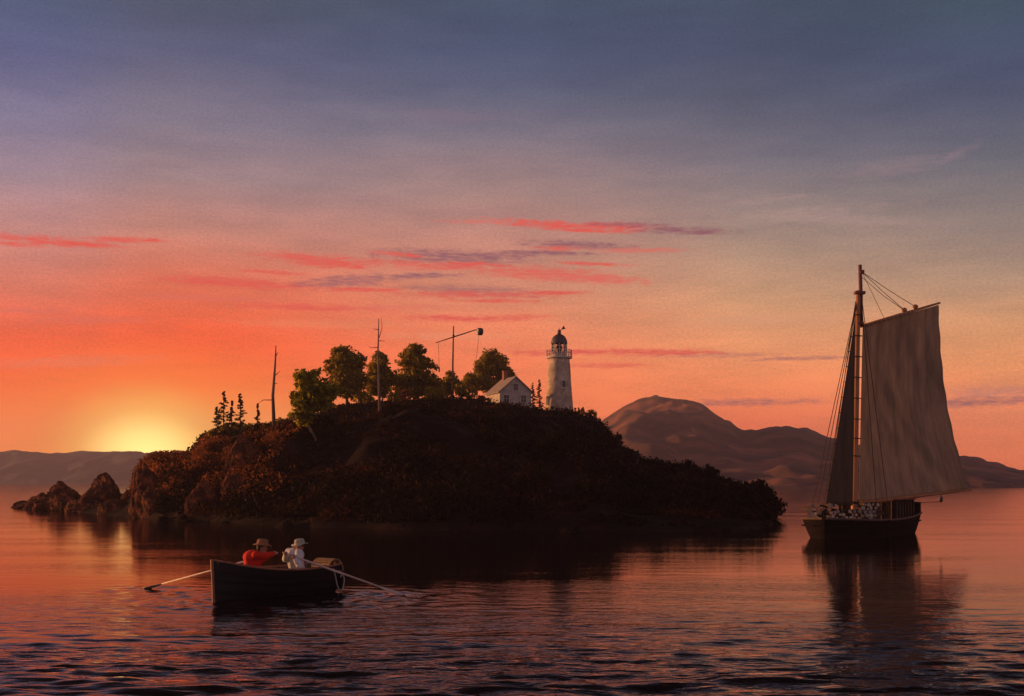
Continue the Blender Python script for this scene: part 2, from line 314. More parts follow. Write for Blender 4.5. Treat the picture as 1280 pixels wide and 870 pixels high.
class MB:
    """collects world-space geometry and links it as one mesh"""
    def __init__(s): s.v = []; s.f = []; s.mi = []; s.uv = None
    def add(s, vs, fs, mi=0):
        b = len(s.v); s.v += [Vector(v) for v in vs]
        for f in fs: s.f.append([b + i for i in f]); s.mi.append(mi)
        return s
    def box(s, c, size, M=None, mi=0):
        c = Vector(c); h = Vector(size) / 2
        vs = [Vector((sx * h.x, sy * h.y, sz * h.z)) for sz in (-1, 1) for sy in (-1, 1) for sx in (-1, 1)]
        vs = [(M @ v if M else v) + c for v in vs]
        return s.add(vs, [(0, 2, 3, 1), (4, 5, 7, 6), (0, 1, 5, 4), (2, 6, 7, 3), (0, 4, 6, 2), (1, 3, 7, 5)], mi)
    def tube(s, pts, rad, n=8, mi=0, mi_end=None):
        pts = [Vector(p) for p in pts]
        rad = [rad] * len(pts) if not hasattr(rad, '__len__') else rad
        b = len(s.v); up = Vector((0.13, 0.31, 0.94))
        for i, p in enumerate(pts):
            d = (pts[min(i + 1, len(pts) - 1)] - pts[max(i - 1, 0)]).normalized()
            a = d.cross(up)
            if a.length < 0.05: a = d.cross(Vector((1, 0, 0)))
            a.normalize(); c = d.cross(a)
            for k in range(n):
                t = 2 * math.pi * k / n
                s.v.append(p + (a * math.cos(t) + c * math.sin(t)) * rad[i])
        for i in range(len(pts) - 1):
            for k in range(n):
                k2 = (k + 1) % n
                s.f.append([b + i * n + k, b + i * n + k2, b + (i + 1) * n + k2, b + (i + 1) * n + k]); s.mi.append(mi)
        me = mi if mi_end is None else mi_end
        s.f.append([b + k for k in reversed(range(n))]); s.mi.append(me)
        s.f.append([b + (len(pts) - 1) * n + k for k in range(n)]); s.mi.append(me)
        return s
    def lathe(s, c, prof, n=28, mi=0):
        c = Vector(c); b = len(s.v)
        for r, z in prof:
            for k in range(n):
                t = 2 * math.pi * k / n
                s.v.append(c + Vector((r * math.cos(t), r * math.sin(t), z)))
        for i in range(len(prof) - 1):
            for k in range(n):
                k2 = (k + 1) % n
                s.f.append([b + i * n + k, b + i * n + k2, b + (i + 1) * n + k2, b + (i + 1) * n + k]); s.mi.append(mi)
        s.f.append([b + k for k in reversed(range(n))]); s.mi.append(mi)
        s.f.append([b + (len(prof) - 1) * n + k for k in range(n)]); s.mi.append(mi)
        return s
    def ball(s, c, r, M=None, seg=12, rings=8, mi=0):
        c = Vector(c); r = Vector(r) if hasattr(r, '__len__') else Vector((r, r, r)); b = len(s.v)
        for i in range(1, rings):
            a = math.pi * i / rings
            for k in range(seg):
                t = 2 * math.pi * k / seg
                p = Vector((r.x * math.sin(a) * math.cos(t), r.y * math.sin(a) * math.sin(t), r.z * math.cos(a)))
                s.v.append((M @ p if M else p) + c)
        for sgn in (1, -1):
            p = Vector((0, 0, sgn * r.z)); s.v.append((M @ p if M else p) + c)
        top = b + (rings - 1) * seg
        for i in range(rings - 2):
            for k in range(seg):
                k2 = (k + 1) % seg
                s.f.append([b + i * seg + k, b + (i + 1) * seg + k, b + (i + 1) * seg + k2, b + i * seg + k2]); s.mi.append(mi)
        for k in range(seg):
            k2 = (k + 1) % seg
            s.f.append([top, b + k, b + k2]); s.mi.append(mi)
            s.f.append([top + 1, b + (rings - 2) * seg + k2, b + (rings - 2) * seg + k]); s.mi.append(mi)
        return s
    def build(s, name, mats, parent=None, smooth=False, bevel=0.0):
        me = bpy.data.meshes.new(name)
        inv = WM[parent.name].inverted() if parent else None
        me.from_pydata([tuple(inv @ v) if inv else tuple(v) for v in s.v], [], s.f)
        for m in (mats if isinstance(mats, (list, tuple)) else [mats]): me.materials.append(m)
        me.polygons.foreach_set('material_index', s.mi)
        if s.uv:
            u = me.uv_layers.new(name='UVMap')
            for lp in me.loops: u.data[lp.index].uv = s.uv[lp.vertex_index]
        if smooth: me.polygons.foreach_set('use_smooth', [True] * len(me.polygons))
        me.update()
        o = bpy.data.objects.new(name, me); COL.objects.link(o)
        if parent:
            o.parent = parent; WM[o.name] = WM[parent.name].copy()
        else: WM[o.name] = Matrix.Identity(4)
        if bevel:
            bv = o.modifiers.new('bevel', 'BEVEL'); bv.width = bevel; bv.segments = 2; bv.limit_method = 'ANGLE'
        return o

def recentre(o):
    """puts the origin of a one-mesh thing at its base"""
    me = o.data; n = len(me.vertices); a = np.empty(n * 3); me.vertices.foreach_get('co', a); a = a.reshape(-1, 3)
    c = Vector(((a[:, 0].min() + a[:, 0].max()) / 2, (a[:, 1].min() + a[:, 1].max()) / 2, a[:, 2].min()))
    a -= np.array(c); me.vertices.foreach_set('co', a.ravel()); me.update(); o.location = c; WM[o.name] = Matrix.Translation(c)
    return o

def np_mesh(name, verts, faces, m, parent=None, smooth=False):
    """verts (n,3) world, faces (k,4)"""
    me = bpy.data.meshes.new(name)
    if parent is not None:
        inv = np.array(WM[parent.name].inverted()); verts = verts @ inv[:3, :3].T + inv[:3, 3]
    n, k, w = len(verts), len(faces), faces.shape[1]
    me.vertices.add(n); me.vertices.foreach_set('co', np.ascontiguousarray(verts, dtype=np.float32).ravel())
    me.loops.add(k * w); me.loops.foreach_set('vertex_index', np.ascontiguousarray(faces, dtype=np.int32).ravel())
    me.polygons.add(k); me.polygons.foreach_set('loop_start', np.arange(0, k * w, w, dtype=np.int32))
    me.polygons.foreach_set('loop_total', np.full(k, w, dtype=np.int32))
    if smooth: me.polygons.foreach_set('use_smooth', np.ones(k, dtype=bool))
    me.materials.append(m); me.update(calc_edges=True); me.validate()
    o = bpy.data.objects.new(name, me); COL.objects.link(o)
    if parent is not None: o.parent = parent; WM[o.name] = WM[parent.name].copy()
    else: WM[o.name] = Matrix.Identity(4)
    return o

def grid_faces(nu, nv):
    i = np.arange(nu * nv).reshape(nu, nv)
    return np.stack([i[:-1, :-1], i[1:, :-1], i[1:, 1:], i[:-1, 1:]], -1).reshape(-1, 4)

def vnoise(x, y, seed=0):
    """smooth value noise, about -1..1"""
    xi = np.floor(x).astype(np.int64); yi = np.floor(y).astype(np.int64)
    xf = x - xi; yf = y - yi
    xf = xf * xf * (3 - 2 * xf); yf = yf * yf * (3 - 2 * yf)
    def h(a, b):
        n = (a * 374761393 + b * 668265263 + seed * 1274126177) & 0xffffffff
        n = ((n ^ (n >> 13)) * 1274126177) & 0xffffffff
        return ((n ^ (n >> 16)) & 0xffff) / 32767.5 - 1
    a = h(xi, yi) * (1 - xf) + h(xi + 1, yi) * xf
    b = h(xi, yi + 1) * (1 - xf) + h(xi + 1, yi + 1) * xf
    return a * (1 - yf) + b * yf
def fbm(x, y, oct=4, seed=0):
    r = 0; a = 1.0; t = 0
    for i in range(oct):
        r = r + vnoise(x * 2 ** i + 13.7 * i, y * 2 ** i - 7.1 * i, seed + i) * a; t += a; a *= 0.5
    return r / t

def leaf_cloud(rs, centres, radii, per, size, flat=0.0):
    """leaf-sized quads round each clump centre"""
    n = len(centres) * per
    c = np.repeat(np.asarray(centres, float), per, 0); rr = np.repeat(np.asarray(radii, float).reshape(len(centres), -1), per, 0)
    d = rs.normal(size=(n, 3)); d /= np.linalg.norm(d, axis=1)[:, None]
    p = c + d * rr * (rs.random((n, 1)) ** 0.45)
    nrm = rs.normal(size=(n, 3)) + np.array([0, 0, flat]); nrm /= np.linalg.norm(nrm, axis=1)[:, None]
    t = np.cross(nrm, rs.normal(size=(n, 3))); t /= np.linalg.norm(t, axis=1)[:, None]
    b = np.cross(nrm, t); s = size * (0.6 + 0.8 * rs.random((n, 1)))
    v = np.stack([p - t * s, p - b * s * 0.55, p + t * s, p + b * s * 0.55], 1).reshape(-1, 3)
    return v, np.arange(n * 4).reshape(-1, 4)

# ------------------------------------------------------------------ water
def water_mat():
    m = bpy.data.materials.new('bay_water'); m.use_nodes = True
    nt = m.node_tree; N = nt.nodes; L = nt.links; N.remove(N['Principled BSDF'])
    b = N.new('ShaderNodeBsdfGlossy'); b.inputs['Color'].default_value = (0.84, 0.73, 0.74, 1); b.inputs['Roughness'].default_value = 0.06
    body = N.new('ShaderNodeBsdfDiffuse'); body.inputs['Color'].default_value = (0.012, 0.008, 0.008, 1)
    fr = N.new('ShaderNodeFresnel'); fr.inputs['IOR'].default_value = 1.29
    mx = N.new('ShaderNodeMixShader'); L.new(fr.outputs[0], mx.inputs[0]); L.new(body.outputs[0], mx.inputs[1]); L.new(b.outputs[0], mx.inputs[2])
    L.new(mx.outputs[0], N['Material Output'].inputs[0])
    tc = N.new('ShaderNodeTexCoord')
    def nz(scale, stretch, detail, rough=0.55):
        mp = N.new('ShaderNodeMapping'); L.new(tc.outputs['Object'], mp.inputs[0]); mp.inputs['Scale'].default_value = stretch
        mp.inputs['Rotation'].default_value = (0, 0, R(7))
        n = N.new('ShaderNodeTexNoise'); n.inputs['Scale'].default_value = scale; n.inputs['Detail'].default_value = detail; n.inputs['Roughness'].default_value = rough
        L.new(mp.outputs[0], n.inputs['Vector']); return n.outputs[0]
    big = nz(1.1, (0.36, 1.0, 1), 4); small = nz(4.5, (0.42, 1.0, 1), 3)
    b1 = N.new('ShaderNodeBump'); b1.inputs['Strength'].default_value = 1.0; b1.inputs['Distance'].default_value = 0.10
    sy = N.new('ShaderNodeSeparateXYZ'); L.new(tc.outputs['Object'], sy.inputs[0])
    lee = N.new('ShaderNodeMapRange'); lee.interpolation_type = 'SMOOTHSTEP'; L.new(sy.outputs[1], lee.inputs[0])      # calmer towards the lee of the island
    for i, q in enumerate((15.5, 29, 1.0, 0.07)): lee.inputs[i + 1].default_value = q
    L.new(lee.outputs[0], b1.inputs['Strength'])
    L.new(big, b1.inputs['Height'])
    b2 = N.new('ShaderNodeBump'); b2.inputs['Strength'].default_value = 1.0; b2.inputs['Distance'].default_value = 0.028
    lee2 = N.new('ShaderNodeMapRange'); L.new(sy.outputs[1], lee2.inputs[0])
    for i, q in enumerate((17, 33, 1.0, 0.16)): lee2.inputs[i + 1].default_value = q
    gust = N.new('ShaderNodeMapRange'); L.new(nz(0.22, (0.16, 1.0, 1), 4, 0.65), gust.inputs[0])          # cat's-paws: streaks of rougher and smoother water
    for i, q in enumerate((0.38, 0.62, 0.35, 2.0)): gust.inputs[i + 1].default_value = q
    gm = N.new('ShaderNodeMath'); gm.operation = 'MULTIPLY'; L.new(lee2.outputs[0], gm.inputs[0]); L.new(gust.outputs[0], gm.inputs[1])
    L.new(gm.outputs[0], b2.inputs['Strength'])
    L.new(small, b2.inputs['Height']); L.new(b1.outputs[0], b2.inputs['Normal']); L.new(b2.outputs[0], b.inputs['Normal']); L.new(b2.outputs[0], fr.inputs['Normal'])
    return m
def make_water():
    # finer rows near the viewer, where low waves are real relief
    d = np.concatenate([np.linspace(-40, 8, 8), np.geomspace(8.6, 70, 620)[:], np.geomspace(72, 2480, 60)])
    u = np.linspace(-1, 1, 561)
    D, U = np.meshgrid(d, u, indexing='ij')
    half = np.where(D < 8, 12, np.minimum(0.62 * np.abs(D) + 7, 2300))
    half = np.where(D < 8, np.minimum(half, 12), half)
    half = np.where(D > 72, 50 + (D - 72) * 0.65, half)
    X = U * half; Y = D
    amp = np.clip((31 - D) / 14, 0.04, 1) * (D > 8.2)
    chop = 1 + 3.0 * np.clip((27 - D) / 12, 0, 1)
    Z = amp * chop * (0.016 * fbm(X * 0.62, Y * 2.0, 3, 5) + 0.011 * fbm(X * 1.7 + 0.3 * Y, Y * 4.0, 2, 9))
    # the boat and its oars stir the water round them
    for bx, by, rr, a_ in ((-5.3, 27.4, 2.7, 0.055), (-9.0, 30.0, 1.1, 0.022), (9.86 * -0.26, 28.5, 0.8, 0.02)):
        dd = np.sqrt(((X - bx) / 1.25) ** 2 + (Y - by) ** 2); Z = Z + a_ * np.exp(-(dd / rr) ** 2) * (fbm(X * 2.2, Y * 3.6, 3, 23) + 0.35 * np.sin(dd * 9)) * (D > 8.2)
    v = np.stack([X, Y, Z], -1).reshape(-1, 3)
    return tag(np_mesh('water', v, grid_faces(len(d), len(u))[:, ::-1], water_mat(), smooth=True), kind='structure')
make_water()

# ------------------------------------------------------------------ far hills
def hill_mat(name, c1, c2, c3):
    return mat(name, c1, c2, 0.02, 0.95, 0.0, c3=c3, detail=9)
def make_hills(name, sky, foot, crest, back, m, seed, rough=1.0):
    px = np.array([s[0] for s in sky], float); py = np.array([s[1] for s in sky], float)
    xs = np.linspace(px[0], px[-1], 420); u = (xs - 640) / F
    ys = np.interp(xs, px, py)
    k = np.ones(5) / 5; ys = np.convolve(np.pad(ys, 2, 'edge'), k, 'valid') + fbm(xs / 16, xs * 0 + seed, 4, seed) * 0.9 * rough
    t = np.concatenate([np.linspace(-0.04, 1, 70), np.linspace(1.03, 2, 18)])
    f = np.interp(xs, [a for a, _ in foot], [b for _, b in foot]); c = np.interp(xs, [a for a, _ in crest], [b for _, b in crest])
    T, UU = np.meshgrid(t, u, indexing='ij')
    D = np.where(T <= 1, f + (c - f) * T, c + (back - c) * (T - 1))
    hc = CAMZ + (HOR - ys) / F * c
    X = UU * D
    prof = np.where(T <= 1, np.clip(T, -1, 1) ** 1.0, 1 - (T - 1) ** 2)
    tt = np.clip(T, 0, 1); prof = np.where(T <= 1, 0.55 * tt + 0.45 * np.sin(tt * math.pi / 2) ** 2, 1 - np.clip(T - 1, 0, 1) ** 2 * 1.05)
    Z = hc * prof
    n = fbm(X / 140, D / 170, 5, seed)
    Z = Z + fbm(X / 45, D / 90, 4, seed + 9) * rough * 8.0 * np.sin(np.clip(tt, 0, 1) * math.pi) * (hc / 90 + .1) + n * rough * 9 * np.sin(np.clip(tt, 0, 1) * math.pi) * (hc / 90 + 0.15) + fbm(X / 14, D / 40, 3, seed + 3) * 2.2 * rough * (T > 0.05)
    Z = np.where(T < 1, np.minimum(Z, CAMZ + (HOR - ys) / F * D - 1.5 * (1 - T)), Z)     # no spur stands above the ridge behind it
    Z = np.where(T < 0, -0.6, np.where(T < 0.02, np.minimum(Z, 0.4), Z))
    v = np.stack([X, D, Z], -1).reshape(-1, 3)
    return tag(np_mesh(name, v, grid_faces(len(t), len(u))[:, ::-1], m, smooth=True), kind='structure')
make_hills('hills', [(-500, 560), (-200, 566), (-60, 560), (0, 565), (20, 562), (60, 567), (80, 567), (105, 563), (130, 566), (160, 563), (185, 566), (225, 563), (270, 566), (330, 570), (420, 578), (520, 588), (640, 598)],
           [(-500, 1250), (640, 1250)], [(-500, 1560), (640, 1560)], 2100, hill_mat('far_wooded_hill', (0.03, 0.024, 0.022), (0.075, 0.05, 0.045), (0.05, 0.036, 0.033)), 31)
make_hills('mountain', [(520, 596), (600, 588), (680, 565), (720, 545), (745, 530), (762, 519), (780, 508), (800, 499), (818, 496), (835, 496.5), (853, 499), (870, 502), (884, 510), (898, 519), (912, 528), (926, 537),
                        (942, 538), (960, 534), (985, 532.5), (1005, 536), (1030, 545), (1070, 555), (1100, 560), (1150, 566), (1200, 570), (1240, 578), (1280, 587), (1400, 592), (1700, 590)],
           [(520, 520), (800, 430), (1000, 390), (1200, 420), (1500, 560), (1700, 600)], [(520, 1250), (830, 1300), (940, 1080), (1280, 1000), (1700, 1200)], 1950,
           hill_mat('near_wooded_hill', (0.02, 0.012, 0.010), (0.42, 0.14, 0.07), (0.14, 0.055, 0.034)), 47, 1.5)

# ------------------------------------------------------------------ island
SKY = [(8, 640), (15, 634), (28, 629), (45, 624), (60, 626), (80, 622), (110, 624), (158, 620), (166, 612), (172, 592), (184, 577), (206, 573), (241, 572), (247, 560), (258, 549), (290, 542), (320, 538), (345, 533), (380, 529), (402, 517), (430, 508),
       (470, 503), (520, 500), (560, 498), (595, 499), (625, 506), (665, 512), (690, 515), (715, 516), (738, 521), (754, 530), (766, 551), (785, 571), (810, 580), (840, 585), (870, 593), (905, 604), (918, 612), (945, 617), (962, 624), (974, 636), (982, 655), (990, 672)]
SHORE = [(8, 132), (15, 126), (60, 113), (120, 98), (165, 87), (250, 80), (400, 69), (600, 65), (800, 64), (900, 64), (950, 66), (975, 72), (990, 84)]
CREST = [(8, 140), (15, 133), (60, 124), (158, 110), (168, 102), (205, 106), (250, 112), (345, 124), (400, 132), (560, 140), (640, 150), (720, 152), (760, 135), (790, 118), (870, 100), (940, 88), (975, 84), (990, 92)]
BACK = [(8, 150), (15, 142), (60, 142), (158, 150), (205, 170), (345, 205), (560, 225), (720, 225), (790, 200), (900, 150), (975, 104), (990, 100)]
_SM = {}
def interp(tab, x):
    """looks a table up with its corners rounded off"""
    if id(tab) not in _SM:
        g = np.arange(-60, 1060, 1.0); y = np.interp(g, [a for a, _ in tab], [b for _, b in tab])
        w = 3 if tab is SKY else 28
        k = np.exp(-0.5 * (np.arange(-3 * w, 3 * w + 1) / w) ** 2); k /= k.sum()
        _SM[id(tab)] = (g, np.convolve(np.pad(y, 3 * w, 'edge'), k, 'valid'))
    return np.interp(x, *_SM[id(tab)])
def ground(X, D):
    """height of the island at world (X, D)"""
    X = np.asarray(X, float); D = np.asarray(D, float)
    px = 640 + F * X / D
    s, c, b = interp(SHORE, px), interp(CREST, px), interp(BACK, px)
    s = s + fbm(X / 5.0, D / 40, 3, 61) * 2.0
    k = (HOR - interp(SKY, px)) / F
    hc = np.maximum(CAMZ + k * c, 0.02)
    t = np.clip((D - s) / np.maximum(c - s, 1), 0, 1)
    p = hc * (1 - (1 - t) ** 3.0)
    bump = fbm(X / 6.0, D / 6.0, 4, 11) * 0.9 + np.abs(fbm(X / 2.3, D / 2.3, 3, 19)) * 0.7 - 0.2
    p = p + bump * np.clip(hc / 6, 0.3, 1) * np.sin(np.clip(t * 1.3, 0, 1) * math.pi) ** 0.6
    los = CAMZ + k * D - 0.12 - 0.5 * (1 - t) * np.clip(hc / 5, 0, 1)
    h = np.where(t < 1, np.minimum(p, np.maximum(los, 0.05)), 0)
    gul = np.clip(np.abs(fbm(X / 9, D / 11, 3, 83)) * 2.4 - 0.25, 0, 1) * np.clip(hc / 7, 0, 1) * np.clip(t * 5, 0, 1) * np.clip((1 - t) * 4, 0, 1)
    h = h - (1 - gul) * 1.5 * np.clip(hc / 7, 0, 1) * np.clip(t * 5, 0, 1) * np.clip((1 - t) * 4, 0, 1)
    past = np.clip((D - c) / np.maximum(b - c, 1), 0, 1)
    plateau = hc + (D - c) * np.maximum(k, 0) * 0.30
    h = np.where(D >= c, plateau * np.where(past < 0.55, 1, np.cos((past - 0.55) / 0.45 * math.pi / 2)) - 2 * np.clip((past - 0.8) / 0.2, 0, 1), h)
    h = np.where(D < s, -(s - D) * 0.35, h)
    h = h - 4.0 * np.clip((px - 966) / 20, 0, 1) ** 1.5 - 1.2 * np.clip((16 - px) / 8, 0, 1)
    return h
def gz(X, D): return float(ground(np.array([X]), np.array([D]))[0])
def ground_at(px, py):
    """distance at which the island's surface is met along the ray through (px, py)"""
    D = np.arange(60, 200, 0.25); Z = ground((px - 640) / F * D, D); on = np.where(Z >= CAMZ + (HOR - py) / F * D)[0]
    return float(D[on[0]]) if len(on) else float(interp(CREST, px))
def make_island():
    px = np.linspace(8, 990, 560); u = (px - 640) / F
    s, b = interp(SHORE, px) - 4, interp(BACK, px)
    t = np.concatenate([np.linspace(0, 0.5, 200), np.linspace(0.505, 1, 60)])
    T, U = np.meshgrid(t, u, indexing='ij')
    D = s + (b - s) * T; X = U * D
    Z = ground(X, D)
    v = np.stack([X, D, Z], -1).reshape(-1, 3)
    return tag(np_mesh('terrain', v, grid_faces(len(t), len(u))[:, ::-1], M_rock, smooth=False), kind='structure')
make_island()

rs = np.random.RandomState(7)
def make_undergrowth():
    n = 26000
    px = rs.uniform(200, 984, n); t = rs.random(n) ** 1.5
    s, c = interp(SHORE, px), interp(CREST, px)
    D = s + (c + 14 - s) * t; X = (px - 640) / F * D; Z = ground(X, D)
    cl = fbm(X / 3.2, D / 3.2, 3, 77)
    keep = (Z > 0.25 + 0.4 * rs.random(n)) & (cl > -0.26)
    X, D, Z = X[keep], D[keep], Z[keep]
    r = (0.2 + 0.8 * rs.random(len(X)) ** 3) * np.clip(0.95 + 1.5 * fbm(X / 8, D / 8, 2, 91), 0.35, 1.9)
    r = np.minimum(r, 0.8)
    c = np.stack([X, D, Z + r * 0.35], 1)
    rad = np.stack([r * 1.15, r * 1.15, r * 0.75], 1)
    v, f = leaf_cloud(rs, c, rad, 9, 0.15, 0.6)
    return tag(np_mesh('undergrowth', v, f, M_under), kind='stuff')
make_undergrowth()
def make_bracken():
    """rust-coloured bracken and grass, evening sunlight put into the colour, over the bluff at the island's left end"""
    n = 15000
    px = rs.uniform(166, 372, n); t = rs.random(n) ** 1.2
    s, c = interp(SHORE, px), interp(CREST, px)
    D = s + (c + 6 - s) * t; X = (px - 640) / F * D; Z = ground(X, D)
    keep = (Z > 1.0 + 1.2 * rs.random(n)) & (rs.random(n) < np.clip((372 - px) / 70, 0, 1)) & (fbm(X / 2.6, D / 2.6, 3, 41) > -0.3)
    X, D, Z = X[keep], D[keep], Z[keep]
    r = (0.2 + 0.4 * rs.random(len(X)) ** 2)
    v, f = leaf_cloud(rs, np.stack([X, D, Z + r * 0.6], 1), np.stack([r, r, r * 0.9], 1), 11, 0.11, 0.2)
    return tag(np_mesh('bracken', v, f, M_sunlit_bracken), kind='stuff')
make_bracken()

# boulders of the spit, each a rock of its own
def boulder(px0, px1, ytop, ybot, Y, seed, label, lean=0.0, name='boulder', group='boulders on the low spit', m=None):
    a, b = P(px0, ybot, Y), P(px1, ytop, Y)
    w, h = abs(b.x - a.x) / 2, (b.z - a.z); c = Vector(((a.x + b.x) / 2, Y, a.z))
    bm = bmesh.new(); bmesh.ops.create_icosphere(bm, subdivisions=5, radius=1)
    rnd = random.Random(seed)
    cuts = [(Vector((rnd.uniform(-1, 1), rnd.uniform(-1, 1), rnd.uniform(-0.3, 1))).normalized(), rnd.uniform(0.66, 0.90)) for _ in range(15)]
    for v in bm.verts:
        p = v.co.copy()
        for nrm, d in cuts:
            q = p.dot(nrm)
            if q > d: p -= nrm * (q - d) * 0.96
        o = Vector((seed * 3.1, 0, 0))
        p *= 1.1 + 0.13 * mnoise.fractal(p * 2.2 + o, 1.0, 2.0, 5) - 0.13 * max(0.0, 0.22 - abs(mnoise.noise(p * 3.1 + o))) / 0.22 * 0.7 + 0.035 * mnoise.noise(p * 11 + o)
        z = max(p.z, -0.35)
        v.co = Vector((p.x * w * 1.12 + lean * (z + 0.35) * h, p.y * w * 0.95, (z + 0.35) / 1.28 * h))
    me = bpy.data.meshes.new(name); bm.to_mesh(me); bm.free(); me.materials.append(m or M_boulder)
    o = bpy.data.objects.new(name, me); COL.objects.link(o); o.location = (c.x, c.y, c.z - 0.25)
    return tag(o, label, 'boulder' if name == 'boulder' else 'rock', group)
boulder(112, 153, 592, 634, 106, 3, 'tall blocky reddish boulder standing beside the leafy bluff')
boulder(68, 110, 602, 634, 110, 5, 'boulder with a slanting orange top sloping down to the right', -0.25)
boulder(34, 70, 614, 635, 114, 8, 'low dark rock just left of the slant-topped boulder')
boulder(14, 36, 622, 636, 121, 12, 'smallest dark rock at the far tip of the spit')
boulder(98, 122, 612, 637, 104, 15, 'low rock wedged between the two tall boulders')
boulder(148, 172, 608, 638, 101, 21, 'squat rock between the tallest boulder and the bluff')

for i, (a_, b_, t_, bt, Y_, lab) in enumerate(((44, 82, 620, 637, 112, 'flat ledge rock in front of the slant-topped boulder'), (84, 124, 619, 640, 104, 'flat ledge rock in front of the two tall boulders'),
        (122, 168, 620, 643, 97, 'flat ledge rock below the squat rock'), (18, 52, 625, 635, 119, 'thin flat ledge rock near the tip of the spit'), (54, 74, 612, 630, 113, 'small knob of rock left against the slant-topped boulder'))):
    boulder(a_, b_, t_, bt, Y_, 70 + i, lab)
g = 'rock outcrops of the left bluff'
def outcrop(px0, px1, yt, yb, seed, label, dY=0.0):
    Y = ground_at((px0 + px1) / 2, (yt + yb * 2) / 3) + dY
    return boulder(px0, px1, yt, yb, Y, seed, label, 0.0, 'rock_outcrop', g)
outcrop(163, 204, 574, 640, 31, 'big rounded orange-lit rock at the left end of the bluff')
outcrop(284, 326, 543, 592, 35, 'reddish rock below the tiny lone conifer')
outcrop(170, 212, 606, 648, 36, 'low dark rock at the foot of the bluff by the water')
outcrop(232, 276, 600, 648, 37, 'shaded rock low on the bluff above the waterline')
outcrop(276, 312, 592, 634, 39, 'shaded rock halfway down the bluff')
srnd = random.Random(4); stones = []
for i in range(4): stones.append(None)
for i in range(58):
    px = srnd.uniform(170, 978); Y = float(interp(SHORE, px)) + srnd.uniform(-0.8, 1.6); w = srnd.uniform(0.35, 1.3); x = (px - 640) / F * Y
    lab = 'dark wet rock among the stones along the island waterline'; k = srnd.randrange(4)
    if stones[k] is None:
        o = boulder(600, 620, 640, 652, Y, 50 + k, lab, 0.0, 'shore_rock', 'dark rocks along the island waterline', M_rock); stones[k] = o
    else:
        o = stones[k].copy(); COL.objects.link(o)
    d0 = stones[k].data.vertices[0]; sc = w * 0.7
    o.location = (x, Y, -0.12); o.scale = (sc * srnd.uniform(1, 1.7), sc * srnd.uniform(1, 1.5), sc * srnd.uniform(0.6, 1.2)); o.rotation_euler = (0, 0, srnd.uniform(0, 6.3))

# ------------------------------------------------------------------ trees
def tree(name, base_px, base_Y, lobes, label, m=None, trunk_r=0.16, trunk=None, clumps=52, per=42, leaf=0.20, seed=1, group='leafy trees on the island crest', dy=0.0):
    """lobes: (px, py, rx, ry) seen in the photo at distance base_Y, widened in depth"""
    rs2 = np.random.RandomState(seed); rnd = random.Random(seed)
    x = (base_px - 640) / F * base_Y; z = gz(x, base_Y) - 0.15
    t = empty(name, (x, base_Y, z), 0, label, 'tree', group)
    k = base_Y / F
    cs, rad, lob = [], [], []
    for (px, py, rx, ry) in lobes:
        c = P(px, py, base_Y); rx *= k; ry *= k; lob.append((c, rx, ry))
        for _ in range(max(5, int(clumps * rx * ry / 2.2))):
            d = np.array([rnd.gauss(0, 1), rnd.gauss(0, 1), rnd.gauss(0, 1)]); d /= np.linalg.norm(d)
            q = rnd.uniform(0.25, 0.95)
            cs.append((c.x + d[0] * rx * q, c.y + d[1] * rx * 0.9 * q, c.z + d[2] * ry * q)); r = rnd.uniform(0.2, 0.42) * min(rx, ry) + 0.12
            rad.append((r * 1.3, r * 1.3, r * 0.9))
    v, f = leaf_cloud(rs2, cs, rad, per, leaf, 0.3)
    np_mesh('crown', v, f, m or M_leaf, t)
    b = MB()
    main = lob[0][0]
    pts = [Vector((x, base_Y, z))] + ([P(px, py, base_Y) for px, py in trunk] if trunk else [Vector((x * 0.6 + main.x * 0.4, base_Y, z + (main.z - z) * 0.55))]) + [main]
    b.tube(pts, [trunk_r * (1 - 0.65 * i / (len(pts) - 1)) for i in range(len(pts))], 8)
    fork = pts[-2]
    for (c, rx, ry) in lob:
        for _ in range(4):
            e = c + Vector((rnd.uniform(-.6, .6) * rx, rnd.uniform(-.6, .6) * rx, rnd.uniform(-.3, .7) * ry))
            st = fork.lerp(pts[-1], rnd.uniform(0, 0.7))
            b.tube([st, st.lerp(e, 0.5) + Vector((0, 0, 0.15)), e], [trunk_r * 0.45, trunk_r * 0.28, 0.02], 5)
    b.build('trunk', M_bark, t, True)
    return t

tree('tree', 396, ground_at(396, 553), [(385, 478, 20, 16), (374, 500, 16, 14), (396, 492, 22, 14), (382, 515, 15, 14), (408, 488, 20, 14), (398, 505, 20, 11)], 'yellow-green leaning tree with a bare slanting trunk on the left crest', M_leafy, 0.14,
     trunk=[(394, 548), (385, 530)], seed=11)
tree('tree', 434, 136, [(432, 462, 22, 14), (430, 446, 18, 13), (444, 455, 14, 14), (420, 455, 12, 14), (440, 476, 22, 13), (424, 480, 18, 12), (434, 490, 22, 9)], 'tall round tree next right of the leaning yellow-green tree', None, 0.18, seed=12)
tree('tree', 474, 140, [(473, 462, 14, 16), (470, 478, 16, 14), (482, 474, 14, 13), (476, 448, 9, 9), (474, 489, 18, 8)], 'narrow small tree standing behind the tall dead trunk', M_leaf, 0.13, seed=13)
tree('tree', 518, 142, [(518, 440, 14, 10), (512, 452, 18, 11), (526, 456, 20, 12), (518, 470, 26, 12), (534, 479, 20, 11), (504, 479, 18, 13), (520, 489, 28, 8)], 'broad layered tree between the dead trunk and the signal mast', None, 0.18, seed=14)
tree('tree', 564, 146, [(563, 474, 9, 10), (560, 484, 12, 9), (570, 484, 9, 8)], 'small bushy tree at the foot of the signal mast', None, 0.09, seed=15)
